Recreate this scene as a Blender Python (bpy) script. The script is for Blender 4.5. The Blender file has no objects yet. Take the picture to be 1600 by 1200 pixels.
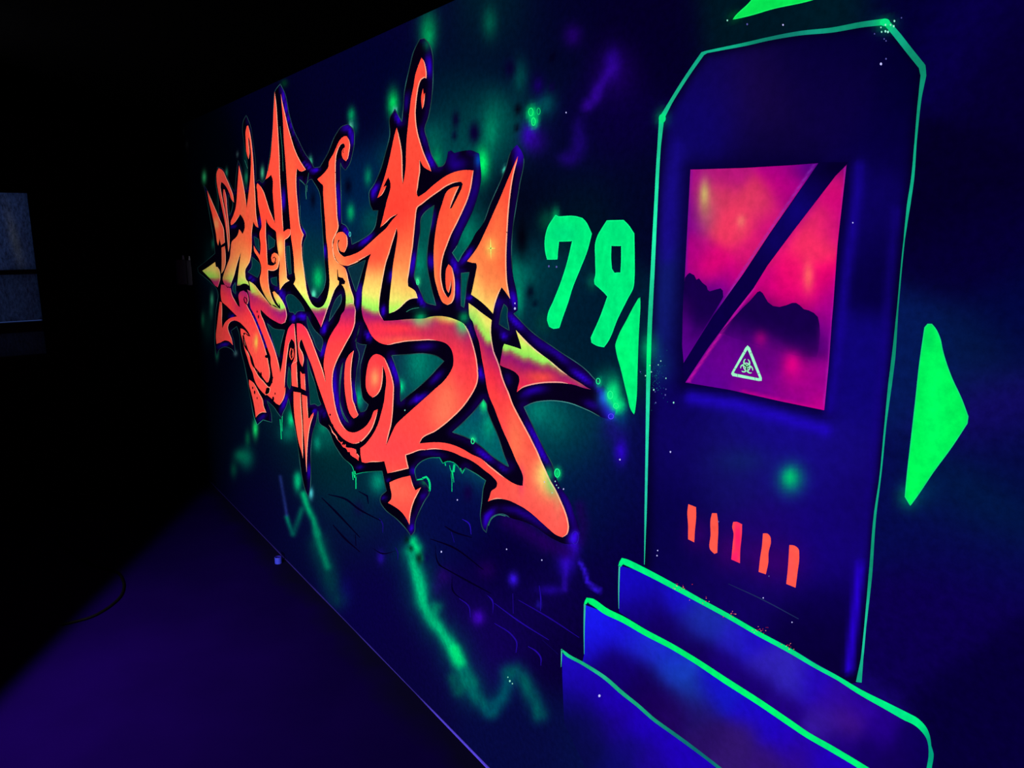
import bpy, bmesh, math, random
import numpy as np
from mathutils import Vector, Matrix
from mathutils.geometry import delaunay_2d_cdt

random.seed(7)
rng = np.random.default_rng(7)
scene = bpy.context.scene
col = scene.collection

# ------------------------------------------------------------------ camera
F_PX = 1204.0
PITCH = math.radians(11.63)
CAM_H, CAM_D = 1.70, 1.18                  # height above the floor, distance to the painted wall
FWD = np.array([-0.81938638, 0.57324163, 0.0])
RGT = np.array([0.57324163, 0.81938638, 0.0])
UPW = np.array([0.0, 0.0, 1.0])
CAM = np.array([0.0, -CAM_D, CAM_H])
cp, sp_ = math.cos(PITCH), math.sin(PITCH)
VIEW = FWD * cp - UPW * sp_
CUP = FWD * sp_ + UPW * cp

cam_data = bpy.data.cameras.new('camera')
cam_data.sensor_width = 36.0
cam_data.lens = 36.0 * F_PX / 1600.0
cam_data.clip_start = 0.02
cam = bpy.data.objects.new('camera', cam_data)
col.objects.link(cam)
M = Matrix.Identity(4)
for i in range(3):
    M[i][0], M[i][1], M[i][2], M[i][3] = RGT[i], CUP[i], -VIEW[i], CAM[i]
cam.matrix_world = M
scene.camera = cam

# ------------------------------------------------------------------ world (dusk outside the one window), lamps, exposure
scene.view_settings.view_transform = 'Standard'
scene.view_settings.look = 'None'
scene.view_settings.gamma = 1.0
scene.view_settings.exposure = 0.0
scene.view_settings.use_curve_mapping = False
scene.cycles.use_denoising = True
world = bpy.data.worlds.new('dusk')
scene.world = world
world.use_nodes = True
world.node_tree.nodes['Background'].inputs[0].default_value = (0.14, 0.28, 1.0, 1)
world.node_tree.nodes['Background'].inputs[1].default_value = 0.20

LAMP_K = 50.0
def flood(loc, w):
    """A wide unseen flood light shining only into the half space in front of it."""
    d = bpy.data.lights.new('unseen_flood_light', 'SPOT')
    d.energy = w * LAMP_K
    d.color = (1.0, 0.98, 1.0)
    d.spot_size = math.pi
    d.spot_blend = 0.06
    d.shadow_soft_size = 0.05
    o = bpy.data.objects.new('unseen_flood_light', d)
    o.location = loc
    o.rotation_euler = Vector((0.50505, 0.86309, 0.0)).to_track_quat('-Z', 'Y').to_euler()
    col.objects.link(o)
flood((-3.02, -1.364, 1.0), 1.0)  # added lamp out of view, lifts the left part of the mural
flood((-3.02, -1.364, 2.1), 0.58)  # second added lamp above it, evens out the same part
flood((2.418, -4.545, 1.2), 34.0)

# ------------------------------------------------------------------ helpers
LAYER = 0.35                                # thickness scale of the coats of paint
ALB = 0.80                                  # reflectance of a paint that the photograph shows at full value
def lin(c):
    c = np.clip(np.asarray(c, float) / 255.0, 0, 1)
    return np.where(c <= 0.04045, c / 12.92, ((c + 0.055) / 1.055) ** 2.4)

def on_wall(P):
    """photo pixels -> (x, z) on the painted wall (plane y = 0)"""
    P = np.asarray(P, float).reshape(-1, 2)
    dx, dy = (P[:, 0] - 800) / F_PX, (600 - P[:, 1]) / F_PX
    d = VIEW[None] + dx[:, None] * RGT[None] + dy[:, None] * CUP[None]
    q = CAM[None] + d * (CAM_D / d[:, 1])[:, None]
    return q[:, [0, 2]]
def on_plane(px, py, axis, val):
    d = VIEW + (px - 800) / F_PX * RGT + (600 - py) / F_PX * CUP
    return CAM + d * ((val - CAM[axis]) / d[axis])
def to_photo(Q):
    v = np.asarray(Q, float) - CAM[None]
    z = np.maximum(v @ VIEW, 0.05)
    return np.stack([800 + F_PX * (v @ RGT) / z, 600 - F_PX * (v @ CUP) / z], 1)

TILES = dict(A=(300,230,8), B=(300,360,8), C=(320,470,8), D=(380,600,8), E=(400,120,8), F=(400,250,8), G=(400,370,8),
    H=(480,480,8), I=(560,50,8), J=(560,180,8), K=(560,310,8), L=(560,440,8), M=(480,600,8), N=(560,700,8),
    O=(660,560,8), P=(720,690,8), Q=(680,220,8), R=(680,350,8), S=(720,470,8), T=(800,540,8),
    a=(840,320,8), b=(840,420,8), c=(940,500,8), g=(1100,520,8), h=(1040,240,5), i=(1040,430,5),
    j=(1040,760,6.6667), k=(860,860,4), l=(1100,900,4), m=(1380,480,3.75), n=(740,0,4), o=(1100,0,3.2),
    p=(420,700,4), q=(560,860,4), r=(820,600,4), z=(260,100,4), _=(0,0,1))
def T(s):
    """outline notes -> array of photo pixels; a letter names the enlarged crop the numbers were read in"""
    out, t, buf = [], TILES['_'], []
    for w in s.split():
        if w in TILES:
            t = TILES[w]; continue
        buf.append(float(w))
        if len(buf) == 2:
            out.append((t[0] + buf[0] / t[2], t[1] + buf[1] / t[2])); buf = []
    return np.array(out)

def smooth(P, closed=True, corner=50.0, step=3.0, W=None):
    """Catmull-Rom through the points, keeping sharp corners sharp"""
    P = np.asarray(P, float); n = len(P)
    def tang(i):
        a, b, c = P[(i - 1) % n], P[i], P[(i + 1) % n]
        u, v = b - a, c - b
        lu, lv = np.hypot(*u) + 1e-9, np.hypot(*v) + 1e-9
        ang = math.degrees(math.acos(np.clip((u @ v) / lu / lv, -1, 1)))
        return ang, (u / lu * lv + v / lv * lu) / (lu + lv)
    out, ow = [], []
    rngs = range(n if closed else n - 1)
    for i in rngs:
        j = (i + 1) % n
        d = P[j] - P[i]; L = np.hypot(*d)
        if L < 1e-6: continue
        ai, ti = tang(i); aj, tj = tang(j)
        if not closed and i == 0: ai = 180
        if not closed and j == n - 1: aj = 180
        ti = d / L if ai > corner else ti
        tj = d / L if aj > corner else tj
        k = max(1, min(12, int(L / step)))
        for s in range(k):
            t = s / k
            h1, h2, h3, h4 = 2*t**3-3*t**2+1, t**3-2*t**2+t, -2*t**3+3*t**2, t**3-t**2
            out.append(h1 * P[i] + h2 * L * ti + h3 * P[j] + h4 * L * tj)
            if W is not None: ow.append(W[i] * (1 - t) + W[j] * t)
    if not closed:
        out.append(P[-1])
        if W is not None: ow.append(W[-1])
    return (np.array(out), np.array(ow)) if W is not None else np.array(out)

def winding(C, poly):
    x, y = C[:, 0], C[:, 1]
    w = np.zeros(len(C), int)
    x0, y0 = poly[:, 0], poly[:, 1]
    x1, y1 = np.roll(x0, -1), np.roll(y0, -1)
    for a, b, c, d in zip(x0, y0, x1, y1):
        cr = (c - a) * (y - b) - (x - a) * (d - b)
        w += ((b <= y) & (d > y) & (cr > 0)).astype(int) - ((b > y) & (d <= y) & (cr < 0)).astype(int)
    return w
def inside(C, outers, holes):
    ok = np.zeros(len(C), bool)
    for o in outers: ok |= winding(C, o) != 0
    for h in holes: ok &= winding(C, h) == 0
    return ok

def paint_material(name, rough=0.6, noise=0.16, scale=45.0):
    m = bpy.data.materials.new(name); m.use_nodes = True
    nt = m.node_tree; nt.nodes.clear()
    N = nt.nodes.new
    out, dif, att = N('ShaderNodeOutputMaterial'), N('ShaderNodeBsdfDiffuse'), N('ShaderNodeAttribute')
    att.attribute_name = 'paint'
    tc, no, mr, mx = N('ShaderNodeTexCoord'), N('ShaderNodeTexNoise'), N('ShaderNodeMapRange'), N('ShaderNodeVectorMath')
    no.inputs['Scale'].default_value = scale; no.inputs['Detail'].default_value = 5.0; no.inputs['Roughness'].default_value = 0.65
    mr.inputs[1].default_value, mr.inputs[2].default_value = 0.3, 0.7
    mr.inputs[3].default_value, mr.inputs[4].default_value = 1 - noise, 1 + noise * 0.6
    mx.operation = 'SCALE'
    geo = N('ShaderNodeNewGeometry')
    L = nt.links.new
    L(geo.outputs['Position'], no.inputs['Vector']); L(no.outputs[0], mr.inputs[0])
    L(att.outputs['Color'], mx.inputs[0]); L(mr.outputs[0], mx.inputs['Scale'])
    L(mx.outputs[0], dif.inputs['Color']); dif.inputs['Roughness'].default_value = rough
    L(dif.outputs[0], out.inputs[0])
    return m
PAINT = paint_material('sprayed_paint')
PAINT_WALL = paint_material('sprayed_wall_paint', noise=0.28, scale=60.0)

def plain(name, c, rough=0.7, spec=0.1, noise=0.2, scale=20.0):
    m = bpy.data.materials.new(name); m.use_nodes = True
    nt = m.node_tree; b = nt.nodes['Principled BSDF']
    b.inputs['Roughness'].default_value = rough
    b.inputs['Specular IOR Level'].default_value = spec
    no, mx = nt.nodes.new('ShaderNodeTexNoise'), nt.nodes.new('ShaderNodeMix')
    geo = nt.nodes.new('ShaderNodeNewGeometry')
    mx.data_type = 'RGBA'
    no.inputs['Scale'].default_value = scale; no.inputs['Detail'].default_value = 4
    mx.inputs[6].default_value = (*[v * (1 - noise) for v in c], 1)
    mx.inputs[7].default_value = (*[v * (1 + noise) for v in c], 1)
    nt.links.new(geo.outputs['Position'], no.inputs['Vector'])
    nt.links.new(no.outputs[0], mx.inputs[0]); nt.links.new(mx.outputs[2], b.inputs['Base Color'])
    return m

def tag(o, label=None, cat=None, group=None, kind=None):
    for k, v in (('label', label), ('category', cat), ('group', group), ('kind', kind)):
        if v: o[k] = v
    return o
def empty(name, px, py, label, cat, group=None):
    x, z = on_wall([(px, py)])[0]
    o = bpy.data.objects.new(name, None); col.objects.link(o)
    o.empty_display_size = 0.05
    o.location = (x, 0, z)
    return tag(o, label, cat, group)
def absloc(parent):
    v = Vector((0, 0, 0))
    while parent is not None:
        v += parent.location; parent = parent.parent
    return v
def link_mesh(name, V, Fc, mat, parent=None, C=None, origin=None):
    """V in world coordinates"""
    V = np.asarray(V, float)
    if origin is None:
        origin = np.array([V[:, 0].mean(), V[:, 1].max(), V[:, 2].min()])
    origin = np.asarray(origin, float)
    me = bpy.data.meshes.new(name)
    me.from_pydata((V - origin[None]).tolist(), [], [list(map(int, f)) for f in Fc])
    me.update()
    if C is not None:
        at = me.color_attributes.new('paint', 'FLOAT_COLOR', 'POINT')
        a = np.ones((len(V), 4), np.float32); a[:, :3] = C
        at.data.foreach_set('color', a.ravel())
    me.materials.append(mat)
    o = bpy.data.objects.new(name, me); col.objects.link(o)
    o.parent = parent
    o.location = Vector(origin) - absloc(parent)
    return o

def colors(fn, P):
    return np.clip(lin(fn(P[:, 0], P[:, 1])) * ALB, 0, 0.95)
def patch(name, outers, h, fn, parent=None, holes=(), grid=6.0, mat=None, sm=True, corner=50.0):
    """a coat of paint: outlines in photo pixels, laid h metres off the wall"""
    outers = [smooth(o, corner=corner) if sm else np.asarray(o) for o in outers]
    holes = [smooth(o, corner=corner) if sm else np.asarray(o) for o in holes]
    pts, edges = [], []
    for lp in list(outers) + list(holes):
        s = len(pts); n = len(lp)
        pts += [tuple(p) for p in lp]
        edges += [(s + i, s + (i + 1) % n) for i in range(n)]
    allp = np.concatenate(outers)
    lo, hi = allp.min(0), allp.max(0)
    gx, gy = np.meshgrid(np.arange(lo[0] + grid / 2, hi[0], grid), np.arange(lo[1] + grid / 2, hi[1], grid))
    G = np.stack([gx.ravel(), gy.ravel()], 1)
    if len(G):
        G = G[inside(G, outers, holes)]
        pts += [tuple(p) for p in G]
    r = delaunay_2d_cdt([Vector(p) for p in pts], edges, [], 0, 1e-4)
    V = np.array([(v.x, v.y) for v in r[0]]); Fc = np.array([f for f in r[2] if len(f) == 3])
    cen = V[Fc].mean(1)
    Fc = Fc[inside(cen, outers, holes)]
    used, inv = np.unique(Fc, return_inverse=True)
    V = V[used]; Fc = inv.reshape(-1, 3)
    W = on_wall(V)
    V3 = np.stack([W[:, 0], np.full(len(W), -h * LAYER), W[:, 1]], 1)
    a, b, c = V3[Fc[:, 0]], V3[Fc[:, 1]], V3[Fc[:, 2]]
    flip = np.cross(b - a, c - a)[:, 1] > 0
    Fc[flip] = Fc[flip][:, ::-1]
    return link_mesh(name, V3, Fc, mat or PAINT, parent, colors(fn, V))
class Strips:
    """brush lines collected into one coat of paint"""
    def __init__(self): self.V, self.F, self.C = [], [], []
    def add(self, P, W, fn, closed=False, sm=True, off=0.0, corner=50.0):
        P = np.asarray(P, float); W = np.full(len(P), W) if np.isscalar(W) else np.asarray(W, float)
        if sm: P, W = smooth(P, closed, W=W, corner=corner)
        d = (np.roll(P, -1, 0) - np.roll(P, 1, 0)) if closed else np.gradient(P, axis=0)
        nrm = np.stack([-d[:, 1], d[:, 0]], 1); nrm /= np.linalg.norm(nrm, axis=1)[:, None] + 1e-9
        base = len(self.V); n = len(P)
        for p, m_, w in zip(P, nrm, W):
            self.V += [p + m_ * (off + w / 2), p + m_ * (off - w / 2)]
        cc = colors(fn, P) if callable(fn) else np.repeat((lin(fn) * ALB)[None], n, 0)
        for c in cc: self.C += [c, c]
        for i in range(n if closed else n - 1):
            j = (i + 1) % n
            self.F.append((base + 2*i, base + 2*i + 1, base + 2*j + 1, base + 2*j))
        return self
    def fan(self, P, c):
        base = len(self.V); P = np.asarray(P, float)
        self.V += list(P); self.C += [lin(c) * ALB] * len(P)
        self.F.append(tuple(range(base, base + len(P))))
        return self
    def dot(self, x, y, rx, ry, c, n=10):
        t = np.linspace(0, 2 * math.pi, n, endpoint=False)
        return self.fan(np.stack([x + rx * np.cos(t), y + ry * np.sin(t)], 1), c)
    def ring(self, x, y, rx, ry, w, c):
        t = np.linspace(0, 2 * math.pi, 18, endpoint=False)
        return self.add(np.stack([x + rx * np.cos(t), y + ry * np.sin(t)], 1), w, c, closed=True, sm=False)
    def build(self, name, h, parent=None, mat=None):
        V = np.array(self.V); W = on_wall(V)
        V3 = np.stack([W[:, 0], np.full(len(W), -h * LAYER), W[:, 1]], 1)
        Fc = []
        for f in self.F:
            a, b, c = V3[f[0]], V3[f[1]], V3[f[2]]
            Fc.append(f[::-1] if np.cross(b - a, c - a)[1] > 0 else f)
        return link_mesh(name, V3, Fc, mat or PAINT, parent, np.clip(np.array(self.C), 0, 0.95))

# ---- colour fields, read off the photograph, as paint on the wall
def field(spec, sigma):
    A = np.array([float(v) for v in spec.replace(':', ' ').replace(',', ' ').split()]).reshape(-1, 5)
    def fn(x, y):
        x, y = np.asarray(x, float), np.asarray(y, float)
        d2 = (x[:, None] - A[None, :, 0]) ** 2 + (y[:, None] - A[None, :, 1]) ** 2
        w = np.exp(-d2 / (2 * sigma * sigma)) + 1e-4 / (1 + d2 / 1e3)
        return (w @ A[:, 2:]) / w.sum(1)[:, None]
    return fn
def blobs(c, x, y, spec):
    """soft spray dots: x y sx sy r g b a"""
    A = np.array([float(v) for v in spec.replace(',', ' ').split()]).reshape(-1, 8)
    for bx, by, sx, sy, r, g, b, a in A:
        k = np.exp(-((x - bx) / sx) ** 2 / 2 - ((y - by) / sy) ** 2 / 2) * a
        c = c * (1 - k[:, None]) + k[:, None] * np.array([r, g, b])
    return c
def seg_dist(x, y, P):
    best = np.full(len(x), 1e9)
    for (ax, ay), (bx, by) in zip(P[:-1], P[1:]):
        dx, dy = bx - ax, by - ay
        t = np.clip(((x - ax) * dx + (y - ay) * dy) / (dx * dx + dy * dy + 1e-9), 0, 1)
        best = np.minimum(best, np.hypot(x - ax - t * dx, y - ay - t * dy))
    return best
def seg_taper(x, y, P):
    L = np.concatenate([[0], np.cumsum(np.hypot(*np.diff(P, axis=0).T))])
    best, tt = np.full(len(x), 1e9), np.zeros(len(x))
    for k, ((ax, ay), (bx, by)) in enumerate(zip(P[:-1], P[1:])):
        dx, dy = bx - ax, by - ay
        t = np.clip(((x - ax) * dx + (y - ay) * dy) / (dx * dx + dy * dy + 1e-9), 0, 1)
        d = np.hypot(x - ax - t * dx, y - ay - t * dy)
        m = d < best; best[m] = d[m]; tt[m] = (L[k] + t[m] * (L[k + 1] - L[k])) / L[-1]
    return best, tt
_ph = rng.uniform(0, 6.28, (10, 2)); _dr = rng.uniform(0, 6.28, 10)
def mottle(x, y, size=14.0):
    v = np.zeros(len(x))
    for k in range(10):
        f = (1 + .5 * k) / size
        v += np.sin((x * math.cos(_dr[k]) * 1.5 + y * math.sin(_dr[k]) * .8) * f + _ph[k, 0]) / (1 + .35 * k)
    return v / 3.0
def sprays(c, x, y, L, taper=False, mot=0.0):
    """soft spray strokes: (width, (r,g,b), alpha, outline notes)"""
    for w, rgb, a, s in L:
        P = T(s) if isinstance(s, str) else s
        if taper:
            dd, tt = seg_taper(x, y, P)
            # a long faint streak with a bright middle
            k = np.exp(-(dd / w) ** 2 / 1.4) * a * (0.30 + 0.70 * np.sin(math.pi * np.clip(tt, 0, 1)) ** 0.8)
        else:
            k = np.exp(-(seg_dist(x, y, P) / w) ** 2 / 1.4) * a
        if mot: k = k * np.clip(1 + mot * mottle(x, y), 0, 1.15)
        k = np.clip(k, 0, 1)
        c = c * (1 - k[:, None]) + k[:, None] * np.array(rgb, float)
    return c

# ================================================================== the room
X_FAR, X_NEAR, Y_LEFT, CEIL = -5.35, 3.4, -5.4, 2.305
dark = plain('dark_wall_paint', (0.004, 0.004, 0.006), spec=0.0)
black = plain('black_ceiling_paint', (0.0003, 0.0003, 0.0004), spec=0.0)
def quad(name, pts, mat):
    return tag(link_mesh(name, np.array(pts, float), [list(range(len(pts)))], mat), kind='structure')

floor_mat = plain('worn_floor_paint', (0.0050, 0.0003, 0.050), rough=0.8, spec=0.0, noise=0.30, scale=3.0)
def overspray(m):                            # a ragged band of grey green overspray on the floor along the painted wall
    nt = m.node_tree; N, L = nt.nodes.new, nt.links.new
    b = nt.nodes['Principled BSDF']; src = b.inputs['Base Color'].links[0].from_socket
    geo, sx, no, ad, mr, mx = N('ShaderNodeNewGeometry'), N('ShaderNodeSeparateXYZ'), N('ShaderNodeTexNoise'), N('ShaderNodeMath'), N('ShaderNodeMapRange'), N('ShaderNodeMix')
    no.inputs['Scale'].default_value = 5.0; no.inputs['Detail'].default_value = 6
    mx.data_type = 'RGBA'; ad.operation = 'MULTIPLY_ADD'; ad.inputs[1].default_value = .16
    L(geo.outputs['Position'], sx.inputs[0]); L(geo.outputs['Position'], no.inputs['Vector'])
    L(no.outputs[0], ad.inputs[0]); L(sx.outputs['Y'], ad.inputs[2]); L(ad.outputs[0], mr.inputs[0])
    mr.inputs[1].default_value, mr.inputs[2].default_value, mr.inputs[3].default_value, mr.inputs[4].default_value = -.06, .05, 0, .75
    L(mr.outputs[0], mx.inputs[0]); L(src, mx.inputs[6]); mx.inputs[7].default_value = (.0045, .0040, .0150, 1)
    L(mx.outputs[2], b.inputs['Base Color'])
overspray(floor_mat)
quad('floor', [(X_FAR, Y_LEFT, 0), (X_NEAR, Y_LEFT, 0), (X_NEAR, 0, 0), (X_FAR, 0, 0)], floor_mat)
quad('ceiling', [(X_FAR, Y_LEFT, CEIL), (X_FAR, 0, CEIL), (X_NEAR, 0, CEIL), (X_NEAR, Y_LEFT, CEIL)], black)
quad('wall_left', [(X_FAR, Y_LEFT, 0), (X_FAR, Y_LEFT, CEIL), (X_NEAR, Y_LEFT, CEIL), (X_NEAR, Y_LEFT, 0)], dark)
quad('wall_near', [(X_NEAR, Y_LEFT, 0), (X_NEAR, Y_LEFT, CEIL), (X_NEAR, 0, CEIL), (X_NEAR, 0, 0)], dark)

# far wall with the window opening
wy1 = on_plane(50, 350, 0, X_FAR)[1]; wy0 = wy1 - 0.62
wz1 = on_plane(30, 300, 0, X_FAR)[2]; wzm = on_plane(30, 425.5, 0, X_FAR)[2]
wz0 = on_plane(30, 503, 0, X_FAR)[2]; wzb = on_plane(30, 560, 0, X_FAR)[2]
def boxes(L):
    V, Fc = [], []
    for a, b in L:
        s = len(V)
        V += [(x, y, z) for x in (a[0], b[0]) for y in (a[1], b[1]) for z in (a[2], b[2])]
        Fc += [[s + i for i in f] for f in ((0,1,3,2),(4,6,7,5),(0,4,5,1),(2,3,7,6),(0,2,6,4),(1,5,7,3))]
    return np.array(V, float), Fc
t = 0.18
V, Fc = boxes([((X_FAR - t, Y_LEFT, 0), (X_FAR, wy0, CEIL)), ((X_FAR - t, wy1, 0), (X_FAR, 0, CEIL)),
               ((X_FAR - t, wy0, 0), (X_FAR, wy1, wzb)), ((X_FAR - t, wy0, wz1), (X_FAR, wy1, CEIL))])
tag(link_mesh('wall_far', V, Fc, dark), kind='structure')

# window: dark frame with two bars, three panes of frosted film over glass
win = bpy.data.objects.new('window_1', None); col.objects.link(win)
win.location = (X_FAR, (wy0 + wy1) / 2, wzb); win.empty_display_size = 0.1
tag(win, kind='structure')
frame_mat = plain('black_window_frame', (0.004, 0.004, 0.006), rough=0.5)
xf = X_FAR - 0.05
def bar(y0, y1, z0, z1, x0=xf - 0.025, x1=xf + 0.03): return ((x0, y0, z0), (x1, y1, z1))
V, Fc = boxes([bar(wy0 - .01, wy0 + .03, wzb, wz1), bar(wy1 - .004, wy1 + .02, wzb, wz1),
               bar(wy0, wy1, wz1 - .004, wz1 + .02), bar(wy0, wy1, wzb - .02, wzb + .01)])
link_mesh('window_frame', V, Fc, frame_mat, win)
for name, zz, hh in (('glazing_bar', wzm, .013), ('transom', wz0 - .035, .03)):
    V, Fc = boxes([bar(wy0, wy1, zz - hh, zz + hh)])
    link_mesh(name, V, Fc, frame_mat, win)
def film_material(name, hi, lo):
    m = bpy.data.materials.new(name); m.use_nodes = True
    nt = m.node_tree; nt.nodes.clear(); N = nt.nodes.new; L = nt.links.new
    out, tr, att = N('ShaderNodeOutputMaterial'), N('ShaderNodeBsdfTranslucent'), N('ShaderNodeAttribute')
    gl, ms = N('ShaderNodeBsdfGlossy'), N('ShaderNodeMixShader')
    att.attribute_name = 'paint'
    geo, mp, no, mr, sc = N('ShaderNodeNewGeometry'), N('ShaderNodeMapping'), N('ShaderNodeTexNoise'), N('ShaderNodeMapRange'), N('ShaderNodeVectorMath')
    mp.inputs['Scale'].default_value = (1, 90, 34); sc.operation = 'SCALE'
    no.inputs['Detail'].default_value = 6; no.inputs['Scale'].default_value = 1.0; no.inputs['Roughness'].default_value = .75
    mr.inputs[1].default_value, mr.inputs[2].default_value, mr.inputs[3].default_value, mr.inputs[4].default_value = .33, .7, lo, hi
    L(geo.outputs['Position'], mp.inputs['Vector']); L(mp.outputs[0], no.inputs['Vector']); L(no.outputs[0], mr.inputs[0])
    L(att.outputs['Color'], sc.inputs[0]); L(mr.outputs[0], sc.inputs['Scale']); L(sc.outputs[0], tr.inputs['Color'])
    gl.inputs['Roughness'].default_value = .35; gl.inputs['Color'].default_value = (.5, .5, .5, 1); ms.inputs[0].default_value = .04
    L(tr.outputs[0], ms.inputs[1]); L(gl.outputs[0], ms.inputs[2]); L(ms.outputs[0], out.inputs[0])
    return m
film = film_material('frosted_window_film', 1.9, .3)
def pane_grid(z0, z1, level, reflection):
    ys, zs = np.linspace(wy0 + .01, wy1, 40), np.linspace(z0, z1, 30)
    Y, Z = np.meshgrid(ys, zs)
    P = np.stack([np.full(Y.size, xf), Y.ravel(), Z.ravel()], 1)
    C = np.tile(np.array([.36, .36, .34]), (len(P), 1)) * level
    C *= (0.75 + 0.7 * ((P[:, 2] - z0) / (z1 - z0)) ** 2 * reflection)[:, None]
    if reflection:                                  # a reddish reflected streak painted into the film colour
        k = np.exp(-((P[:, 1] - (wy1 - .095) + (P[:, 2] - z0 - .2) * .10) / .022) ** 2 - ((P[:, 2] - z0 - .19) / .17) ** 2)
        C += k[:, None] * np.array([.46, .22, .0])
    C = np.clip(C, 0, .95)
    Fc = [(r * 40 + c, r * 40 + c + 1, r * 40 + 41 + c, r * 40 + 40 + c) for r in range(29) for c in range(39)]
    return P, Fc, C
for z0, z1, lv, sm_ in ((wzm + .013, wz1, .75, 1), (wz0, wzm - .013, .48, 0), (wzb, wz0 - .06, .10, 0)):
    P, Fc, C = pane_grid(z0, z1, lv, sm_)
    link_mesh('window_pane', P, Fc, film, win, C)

# ================================================================== the painted wall
WALL_BASE = field('''300 250 0 2 8, 320 600 1 2 18, 350 700 0 8 22, 450 200 1 1 28, 520 160 3 2 38, 560 310 0 28 66,
 600 120 1 2 42, 650 25 5 2 46, 700 150 0 25 45, 740 60 2 10 40, 700 230 0 70 75, 760 200 0 72 70, 770 30 0 40 45,
 820 100 2 8 42, 880 250 3 5 45, 850 30 3 2 40, 1000 60 4 0 38, 950 200 8 0 55, 900 320 0 20 35, 1000 300 2 5 38,
 825 320 2 3 25, 830 430 0 60 68, 830 560 0 52 60, 900 480 0 26 48, 900 560 0 25 42, 960 560 0 28 52, 870 660 0 74 80,
 900 700 0 50 66, 930 760 5 12 72, 980 720 8 4 75, 960 830 6 0 62, 905 800 0 24 62, 800 880 6 0 55, 700 800 5 6 68,
 600 850 8 2 62, 560 790 0 42 52, 480 700 0 34 40, 420 690 3 6 36, 400 760 6 2 46, 500 850 5 6 50, 560 950 8 2 65,
 650 1000 8 2 60, 640 1100 8 5 60, 750 1000 18 2 85, 850 950 14 2 76, 800 1150 6 10 65, 700 970 14 2 72, 940 900 8 0 62,
 890 1000 8 0 50, 950 1150 6 14 70, 1100 1190 10 10 80, 1300 1190 20 4 100, 1480 300 4 0 38, 1560 100 5 0 46, 1500 60 8 0 72,
 1580 500 2 6 62, 1560 700 3 10 65, 1480 850 8 5 76, 1450 950 12 0 76, 1560 1100 6 0 54, 1520 400 5 0 50, 1460 560 4 24 85,
 1520 560 2 24 62, 1540 640 22 8 105, 1500 780 0 26 66, 1420 800 5 10 75, 1300 20 0 26 38, 1190 40 0 22 34, 1420 20 3 0 48,
 540 440 0 45 62, 560 540 20 22 62, 490 470 0 50 55, 470 620 0 60 55, 660 580 0 90 85, 760 680 0 105 105, 720 400 0 88 80,
 660 400 0 80 75, 575 460 20 38 50, 650 800 5 18 70, 500 640 0 62 58, 570 600 14 20 60, 800 600 20 4 90''', 42)
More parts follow.
